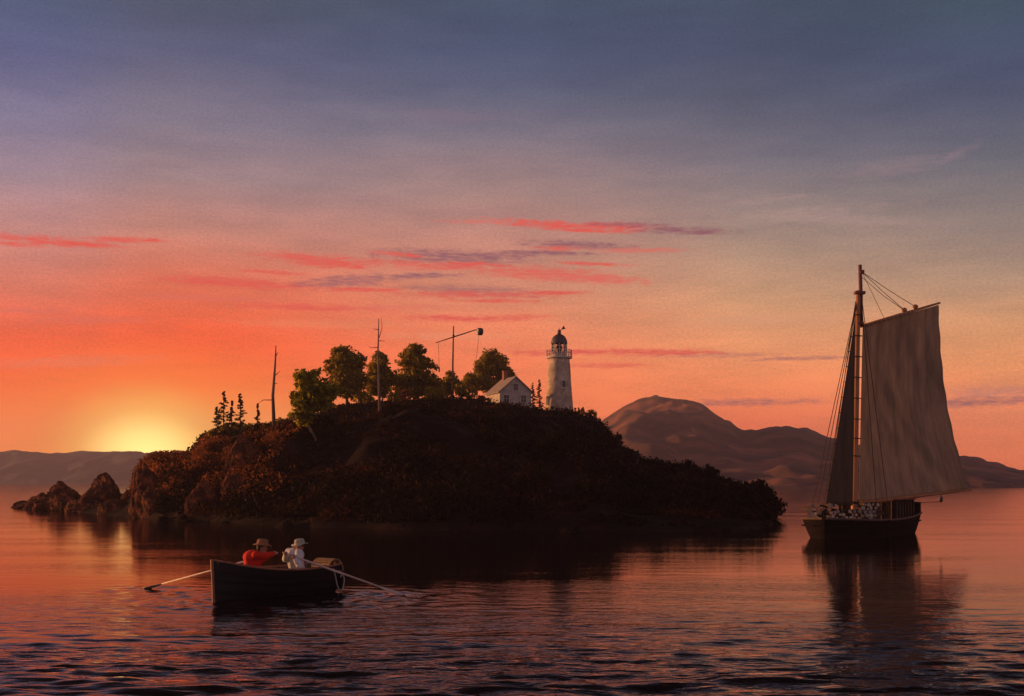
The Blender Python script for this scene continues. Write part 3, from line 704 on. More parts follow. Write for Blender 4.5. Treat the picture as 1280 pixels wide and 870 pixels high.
tree('tree', 613, 180, [(614, 450, 16, 13), (622, 460, 16, 12), (606, 458, 14, 12), (600, 473, 18, 11), (630, 470, 14, 10), (588, 478, 14, 10), (612, 482, 22, 10)], 'two-tiered round tree directly left of the white house', None, 0.17, seed=16)

def dead_tree(base, top, Y, twigs, label, r=0.13, seed=1, mid=None):
    x = (base[0] - 640) / F * Y; z0 = gz(x, Y) - 0.2
    t = empty('dead_tree', (x, Y, z0), 0, label, 'dead tree', 'bare dead trunks on the island')
    rnd = random.Random(seed)
    pts = [Vector((x, Y, z0)), P(base[0], base[1], Y)] + [P(px, py, Y) for px, py in (mid or [])] + [P(top[0], top[1], Y)]
    if pts[1].z < z0 + 0.3: pts.pop(1)
    n = len(pts)
    MB().tube(pts, [r * (1 - 0.78 * i / (n - 1)) for i in range(n)], 8).build('trunk', M_deadwood, t, True)
    for tw in twigs:
        q = [P(px, py, Y) for px, py in tw]
        for i in range(1, len(q)): q[i].y += rnd.uniform(-0.5, 0.5)
        MB().tube(q, [0.045 - 0.032 * i / (len(q) - 1) for i in range(len(q))], 5).build('branch', M_deadwood, t, True)
    return t
dead_tree((343, 541), (345, 432), ground_at(343, 541), [[(343, 470), (351, 464)], [(342, 480), (347, 479)], [(341, 500), (330, 500), (322, 504)], [(345, 445), (347, 440)]],
          'thin crooked bare trunk on the left slope away from the leafy trees', 0.16, 3, [(341, 495), (344, 455)])
dead_tree((475, 520), (473.5, 398), ground_at(475, 520), [[(474, 422), (478, 410), (477, 398)], [(473, 434), (464, 435), (461, 433)], [(474, 426), (482, 427)], [(473, 412), (465, 411)], [(474, 445), (468, 448)]],
          'tallest bare dead trunk rising in front of the leafy trees', 0.17, 4, [(474, 490), (472.5, 440)])

def conifer(px, ytop, Y, wpx, label, seed, sparse=0.5, ybase=None, group='scraggly conifers on the island'):
    x = (px - 640) / F * Y; z0 = gz(x, Y) - 0.1; top = P(px, ytop, Y); k = Y / F
    t = empty('conifer', (x, Y, z0), 0, label, 'conifer', group)
    rnd = random.Random(seed); rs2 = np.random.RandomState(seed); h = top.z - z0
    tr = MB().tube([(x, Y, z0), (x + rnd.uniform(-.05, .05), Y, z0 + h * 0.6), tuple(top)], [0.09, 0.05, 0.012], 6)
    cs, rad = [], []
    nb = int(10 + h * 9)
    for i in range(nb):
        q = (i + 0.5) / nb; zz = z0 + h * (0.12 + 0.86 * q)
        L = wpx * k * (1.08 - q) * rnd.uniform(0.4, 1.0); a = rnd.uniform(0, 6.28)
        e = Vector((x + math.cos(a) * L, Y + math.sin(a) * L, zz + L * rnd.uniform(-0.05, 0.3)))
        tr.tube([(x, Y, zz), tuple(e)], [0.028, 0.008], 4)
        if rnd.random() < sparse:
            for w in (0.45, 0.75, 1.0):
                c = Vector((x, Y, zz)).lerp(e, w); cs.append(tuple(c)); rad.append((0.09 + 0.13 * L, 0.09 + 0.13 * L, 0.06 + 0.03 * L))
    tr.build('trunk', M_bark, t, True)
    v, f = leaf_cloud(rs2, cs, rad, 12, 0.075, 0.4); np_mesh('crown', v, f, M_needle, t)
    return t
conifer(280, 488, 115, 15, 'taller ragged conifer at the far left of the crest', 1, 0.85)
conifer(300, 491, 114, 13, 'thin ragged conifer second from the left on the crest', 2, 0.8)
conifer(290, 500, 113, 9, 'short spindly conifer between the two ragged ones', 3, 0.85)
conifer(322, 503, 116, 7, 'tiny conifer standing alone left of the crooked dead trunk', 4, 0.8)
conifer(271, 508, 112, 9, 'lowest ragged conifer leaning over the bluff edge', 5, 0.85)
conifer(674, 474, 160, 8, 'dark pointed conifer between the house and the lighthouse', 6, 0.95)
conifer(666, 478, 162, 6, 'thin dark conifer against the house corner', 7, 0.85)
conifer(797, 563, 112, 5, 'tiny lone spire tree on the right-hand slope', 8, 0.9)

# shrubs: a few built, the rest copies
protos = []
def shrub_proto(seed, m, loose):
    rs2 = np.random.RandomState(seed); rnd = random.Random(seed)
    t = empty('shrub', (0, 0, 0))
    cs, rad = [], []
    for _ in range(22):
        a = rnd.uniform(0, 6.28); q = rnd.random() ** 0.5
        cs.append((math.cos(a) * q * 0.8, math.sin(a) * q * 0.8, 0.25 + rnd.random() * (1.05 - 0.55 * q) * 0.95)); r = rnd.uniform(0.16, 0.34) * loose; rad.append((r, r, r * 0.8))
    v, f = leaf_cloud(rs2, cs, rad, 26, 0.11, 0.3)
    np_mesh('foliage', v, f, m, t)
    s = MB()
    for _ in range(6):
        a = rnd.uniform(0, 6.28); s.tube([(0, 0, -0.2), (math.cos(a) * .3, math.sin(a) * .3, .5), (math.cos(a) * .55, math.sin(a) * .55, 1.0)], [0.05, 0.03, 0.01], 5)
    s.build('stem', M_stem, t)
    return t
for sd, mm, lo in ((1, M_shrub, 1.0), (2, M_shrub, 1.15), (3, M_sunlit_bracken, 1.05), (4, M_leaf, 0.85)): protos.append(shrub_proto(sd, mm, lo))
used = set()
def shrub(kind, px, Y, w, h, label, group=None, rot=0.0):
    src = protos[kind]
    if kind in used:
        r = src.copy(); COL.objects.link(r)
        for ch in src.children:
            c = ch.copy(); COL.objects.link(c); c.parent = r
    else: used.add(kind); r = src
    x = (px - 640) / F * Y; k = Y / F
    r.location = (x, Y, gz(x, Y) - 0.1); r.scale = (w * k, w * k, h * k); r.rotation_euler = (0, 0, rot)
    for key in ('group',):
        if key in r: del r[key]
    return tag(r, label, 'shrub', group)
rnd = random.Random(5)
shrub(3, 726, 152, 6, 12, 'light airy bush just right of the lighthouse base')
shrub(3, 739, 150, 8, 13, 'rounder bush at the brink where the plateau drops off', rot=1.0)
shrub(0, 771, 128, 8, 17, 'upright dark bush jutting from the steep right edge below the brink')
g = 'dark shrubs along the right-hand slope'
for px, w, h in ((784, 9, 9), (808, 11, 9), (822, 9, 10), (838, 12, 10), (856, 12, 11), (868, 9, 9), (884, 12, 12), (900, 13, 12), (912, 10, 10), (925, 10, 9), (938, 13, 14), (950, 12, 13), (960, 12, 14), (968, 10, 12)):
    Yc = float(interp(CREST, px)) - rnd.uniform(0, 2.0)
    q = rnd.uniform(0.8, 1.55)
    shrub(rnd.choice((0, 1)), px, Yc, w * q, h * q, 'dark rounded shrub in the row along the right-hand slope', g, rnd.uniform(0, 6))
g = 'reddish shrubs on the left bluff'
for px, w, h in ((172, 8, 8), (184, 10, 8), (198, 11, 8), (212, 11, 8), (228, 12, 7), (242, 9, 8), (252, 9, 10), (262, 10, 10), (275, 11, 9), (308, 10, 9), (330, 11, 9), (356, 11, 10)):
    Yc = float(interp(CREST, px)) - rnd.uniform(0, 2.0)
    shrub(2, px, Yc, w, h, 'reddish sunlit shrub on the left bluff', g, rnd.uniform(0, 6))
for i in range(16):
    px = rnd.uniform(240, 380); s_, c_ = float(interp(SHORE, px)), float(interp(CREST, px))
    Yc = s_ + 2.5 + (c_ - s_) * rnd.random() * 0.8; w = rnd.uniform(5, 12) * 90 / Yc
    shrub(2, px, Yc, w, w * rnd.uniform(0.7, 1.0), 'reddish sunlit shrub on the left bluff', g, rnd.uniform(0, 6))
g = 'low scrub along the top of the crest'
for px, w, h in ((412, 11, 9), (452, 12, 9), (462, 10, 8), (492, 12, 9), (506, 10, 8), (538, 12, 10), (548, 11, 10), (576, 12, 11), (586, 11, 10), (602, 10, 8), (632, 9, 6), (656, 8, 5), (706, 8, 5)):
    Yc = float(interp(CREST, px)) - rnd.uniform(-1.0, 2.0)
    shrub(rnd.choice((2, 3, 3)) if px < 600 else 2, px, Yc, w * 1.15, h * (1.75 if px < 600 else 1), 'low brown scrub bush in the line along the island crest', g, rnd.uniform(0, 6))
for px, w, h in ((266, 10, 16), (284, 12, 18), (297, 12, 17), (310, 10, 14), (326, 9, 11), (354, 10, 13), (366, 11, 15)):
    shrub(3, px, float(interp(CREST, px)) - 1.0, w, h, 'olive bush among the ragged conifers on the left shoulder', 'olive bushes on the left shoulder', rnd.uniform(0, 6))
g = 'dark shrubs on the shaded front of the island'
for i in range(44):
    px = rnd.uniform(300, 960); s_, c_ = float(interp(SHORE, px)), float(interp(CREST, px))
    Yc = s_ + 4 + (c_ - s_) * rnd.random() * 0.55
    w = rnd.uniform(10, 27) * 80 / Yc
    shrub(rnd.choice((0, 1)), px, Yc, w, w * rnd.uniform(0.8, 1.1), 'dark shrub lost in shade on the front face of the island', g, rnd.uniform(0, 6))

# ------------------------------------------------------------------ lighthouse
def make_lighthouse():
    Y = 172.0; k = Y / F; x = (699 - 640) * k; zb = gz(x, Y) - 0.6
    z = lambda py: CAMZ + (HOR - py) * k
    t = empty('lighthouse', (x, Y, zb), 0, 'round whitewashed stone lighthouse with a dark dome and gallery railing', 'lighthouse')
    c = Vector((x, Y, 0))
    zt = z(449)
    r0 = 19.0 * k; r1 = 13.2 * k
    prof = [(r0 + (r1 - r0) * (i / 24) ** 0.85, zb + (zt - zb) * i / 24) for i in range(25)]
    tw = MB().lathe(c, prof, 40)
    for v in tw.v:
        o = v.copy(); d = Vector((v.x - x, v.y - Y, 0)).normalized(); v += d * 0.05 * mnoise.noise(o * 2.2)
    tw.build('tower', M_stone, t, True)
    MB().lathe(c, [(r1, zt), (16.3 * k, zt + 0.12), (16.3 * k, zt + 0.34), (r1 * .9, zt + 0.36)], 40).build('gallery', M_stone2, t)
    zg = zt + 0.34; rr = 15.6 * k
    ra = MB(); n = 18
    for i in range(n):
        a = 2 * math.pi * i / n; p = c + Vector((rr * math.cos(a), rr * math.sin(a), 0))
        ra.tube([p + Vector((0, 0, zg - 0.02)), p + Vector((0, 0, zg + 0.95))], 0.05, 6)
    for hz in (0.5, 0.95):
        pts = [c + Vector((rr * math.cos(2 * math.pi * i / 36), rr * math.sin(2 * math.pi * i / 36), zg + hz)) for i in range(37)]
        ra.tube(pts, 0.045, 6)
    ra.build('railing', M_stone2, t)
    zl = z(429.5); rl = 9.6 * k
    MB().lathe(c, [(rl, zg), (rl, zg + 0.55), (rl - 0.1, zg + 0.57)], 16).build('lantern_wall', M_white, t)
    gl = MB().lathe(c, [(rl - 0.06, zg + 0.575), (rl - 0.06, zl)], 16); gl.f = gl.f[:-2]; gl.mi = gl.mi[:-2]
    gl.build('lantern_glass', M_glass, t)
    br = MB()
    for i in range(10):
        a = 2 * math.pi * (i + 0.5) / 10; p = c + Vector((rl * math.cos(a), rl * math.sin(a), 0))
        br.tube([p + Vector((0, 0, zg + 0.5)), p + Vector((0, 0, zl))], 0.075, 6)
    for q in (0.36, 0.68):
        zz = zg + 0.57 + (zl - zg - 0.57) * q
        br.tube([c + Vector((rl * math.cos(2 * math.pi * i / 30), rl * math.sin(2 * math.pi * i / 30), zz)) for i in range(31)], 0.05, 5)
    br.build('glazing_bars', M_white, t)
    MB().lathe(c, [(0.12, zg + 0.5), (0.3, zg + 0.9), (0.42, zg + 1.3), (0.3, zg + 1.7), (0.12, zg + 1.9)], 14).build('lamp', M_iron, t, True)
    zd = z(417.5)
    MB().lathe(c, [(rl * 1.06, zl - 0.02), (rl * 1.10, zl + 0.06)] + [(rl * 1.06 * math.cos(a), zl + 0.06 + (zd - zl - .06) * math.sin(a)) for a in np.linspace(0.05, 1.42, 10)], 28).build('dome', M_dome, t, True)
    f = MB().lathe(c, [(0.30, zd - 0.1), (0.24, zd + 0.25), (0.30, zd + 0.4), (0.1, zd + 0.62)], 12)
    f.tube([c + Vector((0, 0, zd + 0.5)), c + Vector((0, 0, zd + 0.9))], 0.045, 6)
    fo = f.build('vent_ball', M_dome, t, True)
    # weathervane: an arrow with a broad tail, tilted up to the right as in the picture
    a = P(697, 414.5, Y); b = P(706, 409.5, Y)
    wv = MB().tube([a, b], 0.05, 6)
    u = (b - a).normalized(); w = Vector((-u.z, 0, u.x))
    for s_, e_, ww in ((0.45, 1.0, 0.34), (0.0, 0.22, 0.22)):
        p, q = a.lerp(b, s_), a.lerp(b, e_)
        th = Vector((0, 0.03, 0))
        vs = [p - th, q + w * ww - th, q - w * ww * .6 - th, p + th, q + w * ww + th, q - w * ww * .6 + th]
        wv.add(vs, [(0, 1, 2), (5, 4, 3), (0, 3, 4, 1), (1, 4, 5, 2), (2, 5, 3, 0)])
    wv.build('weathervane', M_dome, t)
    def opening(name, px, py0, py1, wpx, arch):
        """a recessed dark opening on the tower, with a sill"""
        h = z(py0) - z(py1); zc = (z(py0) + z(py1)) / 2; q = (zc - zb) / (zt - zb); rad = r0 + (r1 - r0) * q ** 0.85
        sx = max(-0.95, min(0.95, (px - 699) * k / rad)); ang = math.asin(sx)
        nrm = Vector((math.sin(ang), -math.cos(ang), 0)); tx = Vector((math.cos(ang), math.sin(ang), 0)); ww = wpx * k / 2
        cc = c + nrm * (rad + 0.06) + Vector((0, 0, zc))
        out = [(-ww, -h / 2), (ww, -h / 2), (ww, h / 2 - (ww if arch else 0))] + ([(ww * math.cos(a), h / 2 - ww + ww * math.sin(a)) for a in np.linspace(0.3, math.pi - 0.3, 7)] if arch else []) + [(-ww, h / 2 - (ww if arch else 0))]
        m = MB(); n = len(out)
        vs = [cc + tx * a_ + Vector((0, 0, b_)) for a_, b_ in out] + [cc - nrm * 0.35 + tx * a_ + Vector((0, 0, b_)) for a_, b_ in out]
        m.add(vs, [tuple(range(n)), tuple(reversed(range(n, 2 * n)))] + [(i, i + n, (i + 1) % n + n, (i + 1) % n) for i in range(n)])
        o = m.build(name, M_pane, t)
        fr = MB()
        for i in range(n):
            p, q2 = vs[i] + nrm * 0.02, vs[(i + 1) % n] + nrm * 0.02
            fr.tube([p, q2], 0.055, 5)
        fo2 = fr.build('frame', M_stone2, o)
        if name == 'window':
            MB().box(cc - Vector((0, 0, h / 2 + 0.1)) + nrm * 0.02, (ww * 2.6, 0.3, 0.12), Matrix.Rotation(ang, 3, 'Z')).build('sill', M_stone2, o)
    opening('window', 704, 476.5, 485.5, 5.4, True)
    opening('door', 684.5, 496, 507, 4.2, True)
make_lighthouse()

# ------------------------------------------------------------------ keeper's house
def make_house():
    Y = 166.0; k = Y / F
    gx, gy = (644.5 - 640) * k, Y; zb = min(gz(gx - 3, Y), gz(gx + 2.5, Y), gz(gx, Y)) - 0.8
    phi = R(20)
    t = empty('house', (gx, gy, zb), phi, 'small white gabled house with a brick chimney left of the lighthouse', 'house')
    A = Matrix.Translation((gx, gy, 0)) @ Matrix.Rotation(phi, 4, 'Z')
    W = 42 * k; L = 5.6
    ze = CAMZ + (HOR - 489.5) * k; za = CAMZ + (HOR - 471.5) * k
    w = lambda x, y, z: A @ Vector((x, y, z))
    h = W / 2
    b = MB()
    vs = [w(-h, 0, zb), w(h, 0, zb), w(h, 0, ze), w(0, 0, za), w(-h, 0, ze), w(-h, L, zb), w(h, L, zb), w(h, L, ze), w(0, L, za), w(-h, L, ze)]
    b.add(vs, [(0, 1, 2, 3, 4), (9, 8, 7, 6, 5), (0, 4, 9, 5), (1, 6, 7, 2)]).build('wall', M_white, t)
    r = MB(); th = 0.14; ov = 0.3; sl = (za - ze) / h
    for s in (-1, 1):
        e = s * (h + ov); z0 = ze - ov * sl
        q = [w(0, -ov, za + 0.02), w(e, -ov, z0 + 0.02), w(e, L + ov, z0 + 0.02), w(0, L + ov, za + 0.02)]
        up = [p + Vector((0, 0, th)) for p in q]
        r.add(q + up, [(0, 1, 2, 3), (7, 6, 5, 4), (0, 4, 5, 1), (1, 5, 6, 2), (2, 6, 7, 3), (3, 7, 4, 0)])
    ro = r.build('roof', M_shingle, t)
    rot = Matrix.Rotation(phi, 3, 'Z')
    ch = MB().box(w(-0.1, L * 0.72, za + 0.35), (0.62, 0.62, 1.5), rot).box(w(-0.1, L * 0.72, za + 1.14), (0.74, 0.74, 0.14), rot).build('chimney', M_brick, ro)
    def win(x, z0, z1, ww):
        f = MB().box(w(x, -0.03, (z0 + z1) / 2), (ww + 0.2, 0.08, z1 - z0 + 0.2), rot).build('window', M_stone2, t)
        MB().box(w(x, -0.075, (z0 + z1) / 2), (ww, 0.06, z1 - z0), rot).build('pane', M_pane, f)
        s = MB(); s.box(w(x, -0.12, (z0 + z1) / 2), (0.05, 0.04, z1 - z0), rot); s.box(w(x, -0.12, (z0 + z1) / 2), (ww, 0.038, 0.05), rot); s.build('sash_bar', M_white, f)
    zz = lambda py: CAMZ + (HOR - py) * k
    win(0.0, zz(488), zz(479.5), 0.62); win(1.15, zz(503), zz(494), 0.7); win(-1.35, zz(503), zz(494), 0.7)
    return t
make_house()

# ------------------------------------------------------------------ signal mast on the crest
def make_mast():
    Y = 143.0
    base = P(566, 485, Y); z0 = gz(base.x, Y) - 0.3
    t = empty('signal_mast', (base.x, Y, z0), 0, 'tall thin signal mast with a slanting arm and a hanging drum', 'signal mast')
    top = P(567, 407.5, Y)
    MB().tube([(base.x, Y, z0), (base.x, Y, (z0 + top.z) / 2), tuple(top)], [0.14, 0.11, 0.07], 8).build('pole', M_bark, t, True)
    a, b = P(544.5, 428.5, Y - 0.18), P(600, 410.5, Y - 0.18)
    MB().tube([a, a.lerp(b, .5), b], [0.05, 0.08, 0.055], 8).build('arm', M_bark, t, True)
    MB().tube([P(567, 419.5, Y - 0.4), P(567, 419.5, Y + 0.2)], 0.14, 8).build('pivot', M_iron, t)
    c = P(599.5, 414.5, Y - 0.18)
    d = MB().tube([c + Vector((-0.26, -0.14, 0)), c + Vector((0.26, 0.14, 0))], 0.44, 18).build('drum', M_iron, t, bevel=0.03)
    MB().tube([c + Vector((-0.27, -0.145, 0)), c + Vector((-0.30, -0.16, 0))], 0.33, 18).build('drum_face', M_lens, d)
    MB().tube([P(548, 427.5, Y - 0.18), P(549, 462, Y - 0.18)], 0.022, 5).build('rope', M_rope, t)
    MB().tube([P(549, 459, Y - .18), P(549, 465, Y - .18)], 0.09, 6).build('counterweight', M_iron, t)
    MB().tube([P(599, 418, Y - 0.18), P(597, 434, Y - 0.18), P(595, 450, Y - 0.18)], 0.02, 5).build('rope', M_rope, t)
make_mast()

# ------------------------------------------------------------------ sloop
def make_sloop():
    th = R(36)
    ctr = Vector((17.15, 59.2, 0)); fwd = Vector((-math.sin(th), -math.cos(th), 0)); port = Vector((-fwd.y, fwd.x, 0))
    t = empty('sloop', ctr, math.atan2(fwd.y, fwd.x), 'dark-hulled sailing sloop with one brown sail, loaded with cut logs', 'sailing boat')
    L, B = 9.4, 3.9
    W = lambda a, b, z: ctr + fwd * a + port * b + Vector((0, 0, z))       # a forward, b to port
    ns, nr = 40, 9
    def half(q):                                                            # q 0 stern .. 1 stem
        return B / 2 * (0.80 + 0.20 * math.sin(min(q / 0.45, 1) * math.pi / 2)) * (1 if q < 0.62 else math.sqrt(max(0, 1 - ((q - 0.62) / 0.38) ** 2.3)))
    sheer = lambda q: 0.80 + 0.30 * (1 - q) ** 3 * 0.9 + 0.16 * q ** 3
    hb = MB(); rows = []
    for i in range(ns + 1):
        q = i / ns; row = []
        for side in (1, -1):
            col = []
            for j in range(nr + 1):
                s = j / nr; z = -0.35 + (sheer(q) + 0.35) * s
                b = half(q) * (0.62 + 0.38 * s ** 0.7) + (0.02 if q > 0.98 else 0)
                a = (q - 0.5) * L + (0.35 * (s - 1) * q ** 6) - (1 - q) ** 6 * 0.25 * (1 - s)
                hb.v.append(W(a, side * b, z)); col.append(len(hb.v) - 1)
            row.append(col)
        rows.append(row)
    for i in range(ns):
        for sd in (0, 1):
            for j in range(nr):
                f = [rows[i][sd][j], rows[i + 1][sd][j], rows[i + 1][sd][j + 1], rows[i][sd][j + 1]]
                hb.f.append(f if sd else f[::-1]); hb.mi.append(0)
    for j in range(nr):
        hb.f.append([rows[0][0][j], rows[0][1][j], rows[0][1][j + 1], rows[0][0][j + 1]]); hb.mi.append(0)
        hb.f.append([rows[ns][1][j], rows[ns][0][j], rows[ns][0][j + 1], rows[ns][1][j + 1]]); hb.mi.append(0)
    hb.build('hull', M_hull, t, True)
    dk = MB(); pr = None
    for i in range(ns + 1):
        q = i / ns; a = (q - 0.5) * L; z = sheer(q) - 0.16
        dk.v += [W(a, half(q) * 0.985, z), W(a, -half(q) * 0.985, z)]
        if i: n = len(dk.v); dk.f.append([n - 4, n - 3, n - 1, n - 2]); dk.mi.append(0)
    dk.build('deck', M_deck, t)
    for side in (1, -1):
        MB().tube([W((q - .5) * L, side * (half(q) + 0.015), sheer(q) + 0.01) for q in np.linspace(0, 1, 30)], 0.055, 6).build('rail', M_deck, t)
        MB().tube([W((q - .5) * L, side * (half(q) + 0.01), sheer(q) * 0.66) for q in np.linspace(0.02, 0.99, 30)], 0.035, 6).build('rubbing_strake', M_hull, t)
    st = MB().box(W(L / 2 - 0.0, 0, 0.55), (0.16, 0.14, 1.6), Matrix.Rotation(math.atan2(fwd.y, fwd.x), 3, 'Z')).build('stem', M_hull, t)
    rm = Matrix.Rotation(math.atan2(fwd.y, fwd.x), 3, 'Z')
    MB().box(W(1.7, half(0.68) + 0.09, 0.42), (0.13, 0.1, 0.9), rm).build('fender', M_hull, t)
    MB().box(W(-L / 2 - 0.28, 0, 0.45), (0.5, 0.09, 1.7), rm).tube([W(-L / 2 - .2, 0, 1.25), W(-L / 2 + 1.2, 0.1, 1.5)], 0.05, 6).build('rudder', M_hull, t)
    # raised stern quarter
    MB().box(W(-L / 2 + 0.16, 0, sheer(0) + 0.26), (0.3, B * 0.80, 0.60), rm).build('taffrail', M_hull, t, bevel=0.05)
    # deckhouse with plank seams and a slightly wider roof
    dz = sheer(0.2)
    dh = MB().box(W(-2.3, 0.05, dz + 0.28), (2.9, 2.9, 1.1), rm).build('deckhouse', M_hull, t, bevel=0.03)
    MB().box(W(-2.3, 0.05, dz + 0.87), (3.06, 3.06, 0.09), rm).build('roof', M_topmast, dh, bevel=0.02)
    sm = MB()
    for i in range(7): sm.box(W(-3.6 + i * 0.43, 0.05 + 1.465, dz + 0.28), (0.05, 0.05, 1.0), rm)
    for i in range(6): sm.box(W(-2.3 + 1.465, -1.2 + i * 0.5, dz + 0.28), (0.05, 0.05, 1.0), rm)
    sm.build('batten', M_deck, dh)
    # spars
    Ym = 58.4
    mb, mt = P(1067.5, 640, Ym), P(1073, 363, Ym)
    MB().tube([P(1067, 652, Ym), mb, mb.lerp(mt, .5), mt], [0.155, 0.15, 0.14, 0.105], 14).build('mast', M_spar, t, True)
    MB().tube([P(1076.5, 408, Ym + 0.05), P(1076, 370, Ym + .05), P(1075, 331, Ym + 0.05)], [0.07, 0.10, 0.085], 10).build('topmast', M_topmast, t, True)
    MB().box(P(1074.5, 366, Ym), (0.52, 0.3, 0.14)).build('mast_cap', M_topmast, t, bevel=0.02)
    MB().box(P(1075.5, 404, Ym), (0.3, 0.24, 0.1)).build('trestle', M_topmast, t, bevel=0.02)
    for py in (394, 420, 446, 472, 498, 524, 548, 570):
        c = mb.lerp(mt, (640 - py) / (640 - 363.0))
        n = 16
        MB().tube([c + Vector((0.205 * math.cos(2 * math.pi * i / n) + 0.03, 0.2 * math.sin(2 * math.pi * i / n), 0.015 * math.sin(4 * math.pi * i / n))) for i in range(n + 1)], 0.024, 5).build('mast_hoop', M_iron, t)
    def on_boom(px, py, dirx=0.95, diry=0.30):
        """point of the sail plane, which swings out to port of the mast, seen at (px, py)"""
        x0 = mb.x; m = diry / dirx; u = (px - 640) / F
        Yq = (Ym - m * x0) / (1 - m * u); return P(px, py, Yq)
    throat, peak, clew, tack = on_boom(1078.5, 409), on_boom(1173, 381), on_boom(1211, 611.5), on_boom(1074, 627)
    g0, g1 = on_boom(1075.5, 408), on_boom(1175, 378.5)
    ga = MB().tube([g0, g0.lerp(g1, .5), g1], [0.075, 0.075, 0.05], 10).build('gaff', M_spar, t, True)
    for q in np.linspace(0.05, 0.62, 12):
        c = g0.lerp(g1, q) - Vector((0, 0, 0.02))
        n = 10; MB().tube([c + Vector((0.02 * math.sin(i), 0.09 * math.cos(2 * math.pi * i / n), 0.1 * math.sin(2 * math.pi * i / n) - 0.02)) for i in range(n + 1)], 0.018, 4).build('lacing', M_rope2, ga)
    b0, b1 = on_boom(1071, 629.5), on_boom(1214, 612)
    bo = MB().tube([b0, b0.lerp(b1, .5), b1], [0.085, 0.085, 0.055], 10).build('boom', M_spar, t, True)
    # mainsail: four-cornered cloth with belly, a scalloped leech and creases falling from the throat to the clew
    nu, nv = 60, 80; sm = MB(); sm.uv = []
    nrm = Vector((0.30, -0.95, 0))
    for i in range(nu + 1):
        u = i / nu
        for j in range(nv + 1):
            v = j / nv
            le = tack.lerp(throat, v); re = clew.lerp(peak, v)
            re = re + Vector((-0.42 * math.sin(v * math.pi) ** 1.0 * (1 - 0.2 * v), 0, 0)) + Vector((0.02 * math.sin(v * 40), 0, 0))
            p = le.lerp(re, u)
            belly = 0.42 * math.sin(u * math.pi) ** 0.8 * math.sin(v * math.pi * 0.9 + 0.15)
            d = (u - (1 - v) * 0.95)
            cre = 0.13 * math.exp(-(d / 0.06) ** 2) * (0.4 + v * (1 - v) * 4 * .6) + 0.045 * math.exp(-((d + 0.2) / 0.04) ** 2) + 0.035 * math.exp(-((u - 0.3 - 0.25 * (1 - v)) / 0.05) ** 2)
            rip = 0.009 * math.sin(u * 34 + 2 * v) * (0.4 + 0.6 * v) + 0.06 * mnoise.noise(Vector((u * 4, v * 3, 1)))
            edge = min(1, u * 8) * min(1, (1 - u) * 14 + 0.3)
            sag = 0.10 * math.sin(u * math.pi) * (1 - v) ** 3
            sm.v.append(p + nrm * (-(belly) + (cre + rip) * edge) - Vector((0, 0, 0)) + Vector((0, 0, -sag * 0.2)))
            sm.uv.append((u, v))
    for i in range(nu):
        for j in range(nv):
            a = i * (nv + 1) + j; sm.f.append([a, a + nv + 1, a + nv + 2, a + 1]); sm.mi.append(0)
    ms = sm.build('mainsail', M_sail, t, True)
    so = ms.modifiers.new('thickness', 'SOLIDIFY'); so.thickness = 0.02
    # jib, close in before the mast
    j0, j1, j2 = P(1069.5, 392, Ym - 0.15), P(1033, 632, 56.9), P(1066, 632, Ym - 0.35)
    jm = MB(); jm.uv = []; n = 36
    for i in range(n + 1):
        v = i / n
        for k in range(13):
            u = k / 12; p = j1.lerp(j0, v).lerp(j2.lerp(j0, v), u)
            p += Vector((0.02, -0.12, 0)) * math.sin(u * math.pi) * math.sin(v * math.pi) + Vector((0, 0.03 * math.sin(u * 9 + v * 4), 0)) * (1 - v)
            jm.v.append(p); jm.uv.append((u * 0.3, v))
    for i in range(n):
        for k in range(12):
            a = i * 13 + k; jm.f.append([a, a + 1, a + 14, a + 13]); jm.mi.append(0)
    jo = jm.build('jib', M_jib, t, True); so = jo.modifiers.new('thickness', 'SOLIDIFY'); so.thickness = 0.015
    # standing rigging
    masth = P(1073, 367, Ym)
    for px, py, q, sd in ((1013, 642, .60, -1), (1020, 642, .66, -1), (1028, 640, .74, -1)):
        e = P(px, py, 57.6)
        MB().tube([masth, masth.lerp(e, .5), e], 0.02, 5).build('shroud', M_rope, t)
    MB().tube([j0 + Vector((0, 0, 0.6)), j0.lerp(j1, .5) - Vector((0.05, 0, 0)), j1 - Vector((0.05, 0, 0.1))], 0.02, 5).build('forestay', M_rope, t)
    for q in np.linspace(0.12, 0.92, 11):
        c = j0.lerp(j1, q) - Vector((0.03, 0.01, 0)); MB().tube([c + Vector((-0.07, 0, 0)), c + Vector((0.07, -0.03, -0.04))], 0.022, 5).build('hank', M_iron, jo)
    for px, py in ((1097, 652), (1112, 648)):
        e = P(px, py, 58.0); s_ = masth + Vector((0.1, -0.12, 0))
        MB().tube([s_, s_.lerp(e, .5), e], 0.018, 5).build('shroud', M_rope, t)
    # halyards and their blocks
    hd = P(1077.5, 340, Ym + 0.02)
    MB().box(hd, (0.22, 0.14, 0.2)).build('halyard_block', M_topmast, t, bevel=0.03)
    for q in (0.545, 0.685):
        c = g0.lerp(g1, q) + Vector((0, 0, 0.17))
        MB().ball(c, (0.15, 0.09, 0.12)).build('gaff_block', M_spar, t, True)
        MB().tube([hd, hd.lerp(c, .5) - Vector((0, 0, 0.04)), c], 0.016, 5).build('halyard', M_rope, t)
    c = g0.lerp(g1, 0.3); MB().tube([hd, c], 0.012, 5).build('halyard', M_rope, t)
    c = g0.lerp(g1, 0.56) + Vector((0, 0, .1)); MB().tube([hd + Vector((0, 0, -.25)), hd.lerp(c, .5) - Vector((0, 0, 0.22)), c], 0.014, 5).build('halyard', M_rope, t)
    c = b0.lerp(b1, 0.73); MB().tube([c, c - Vector((0, 0, 0.18))], 0.02, 5).ball(c - Vector((0, 0, .3)), (0.1, 0.08, 0.15)).build('sheet_block', M_iron, t, True)
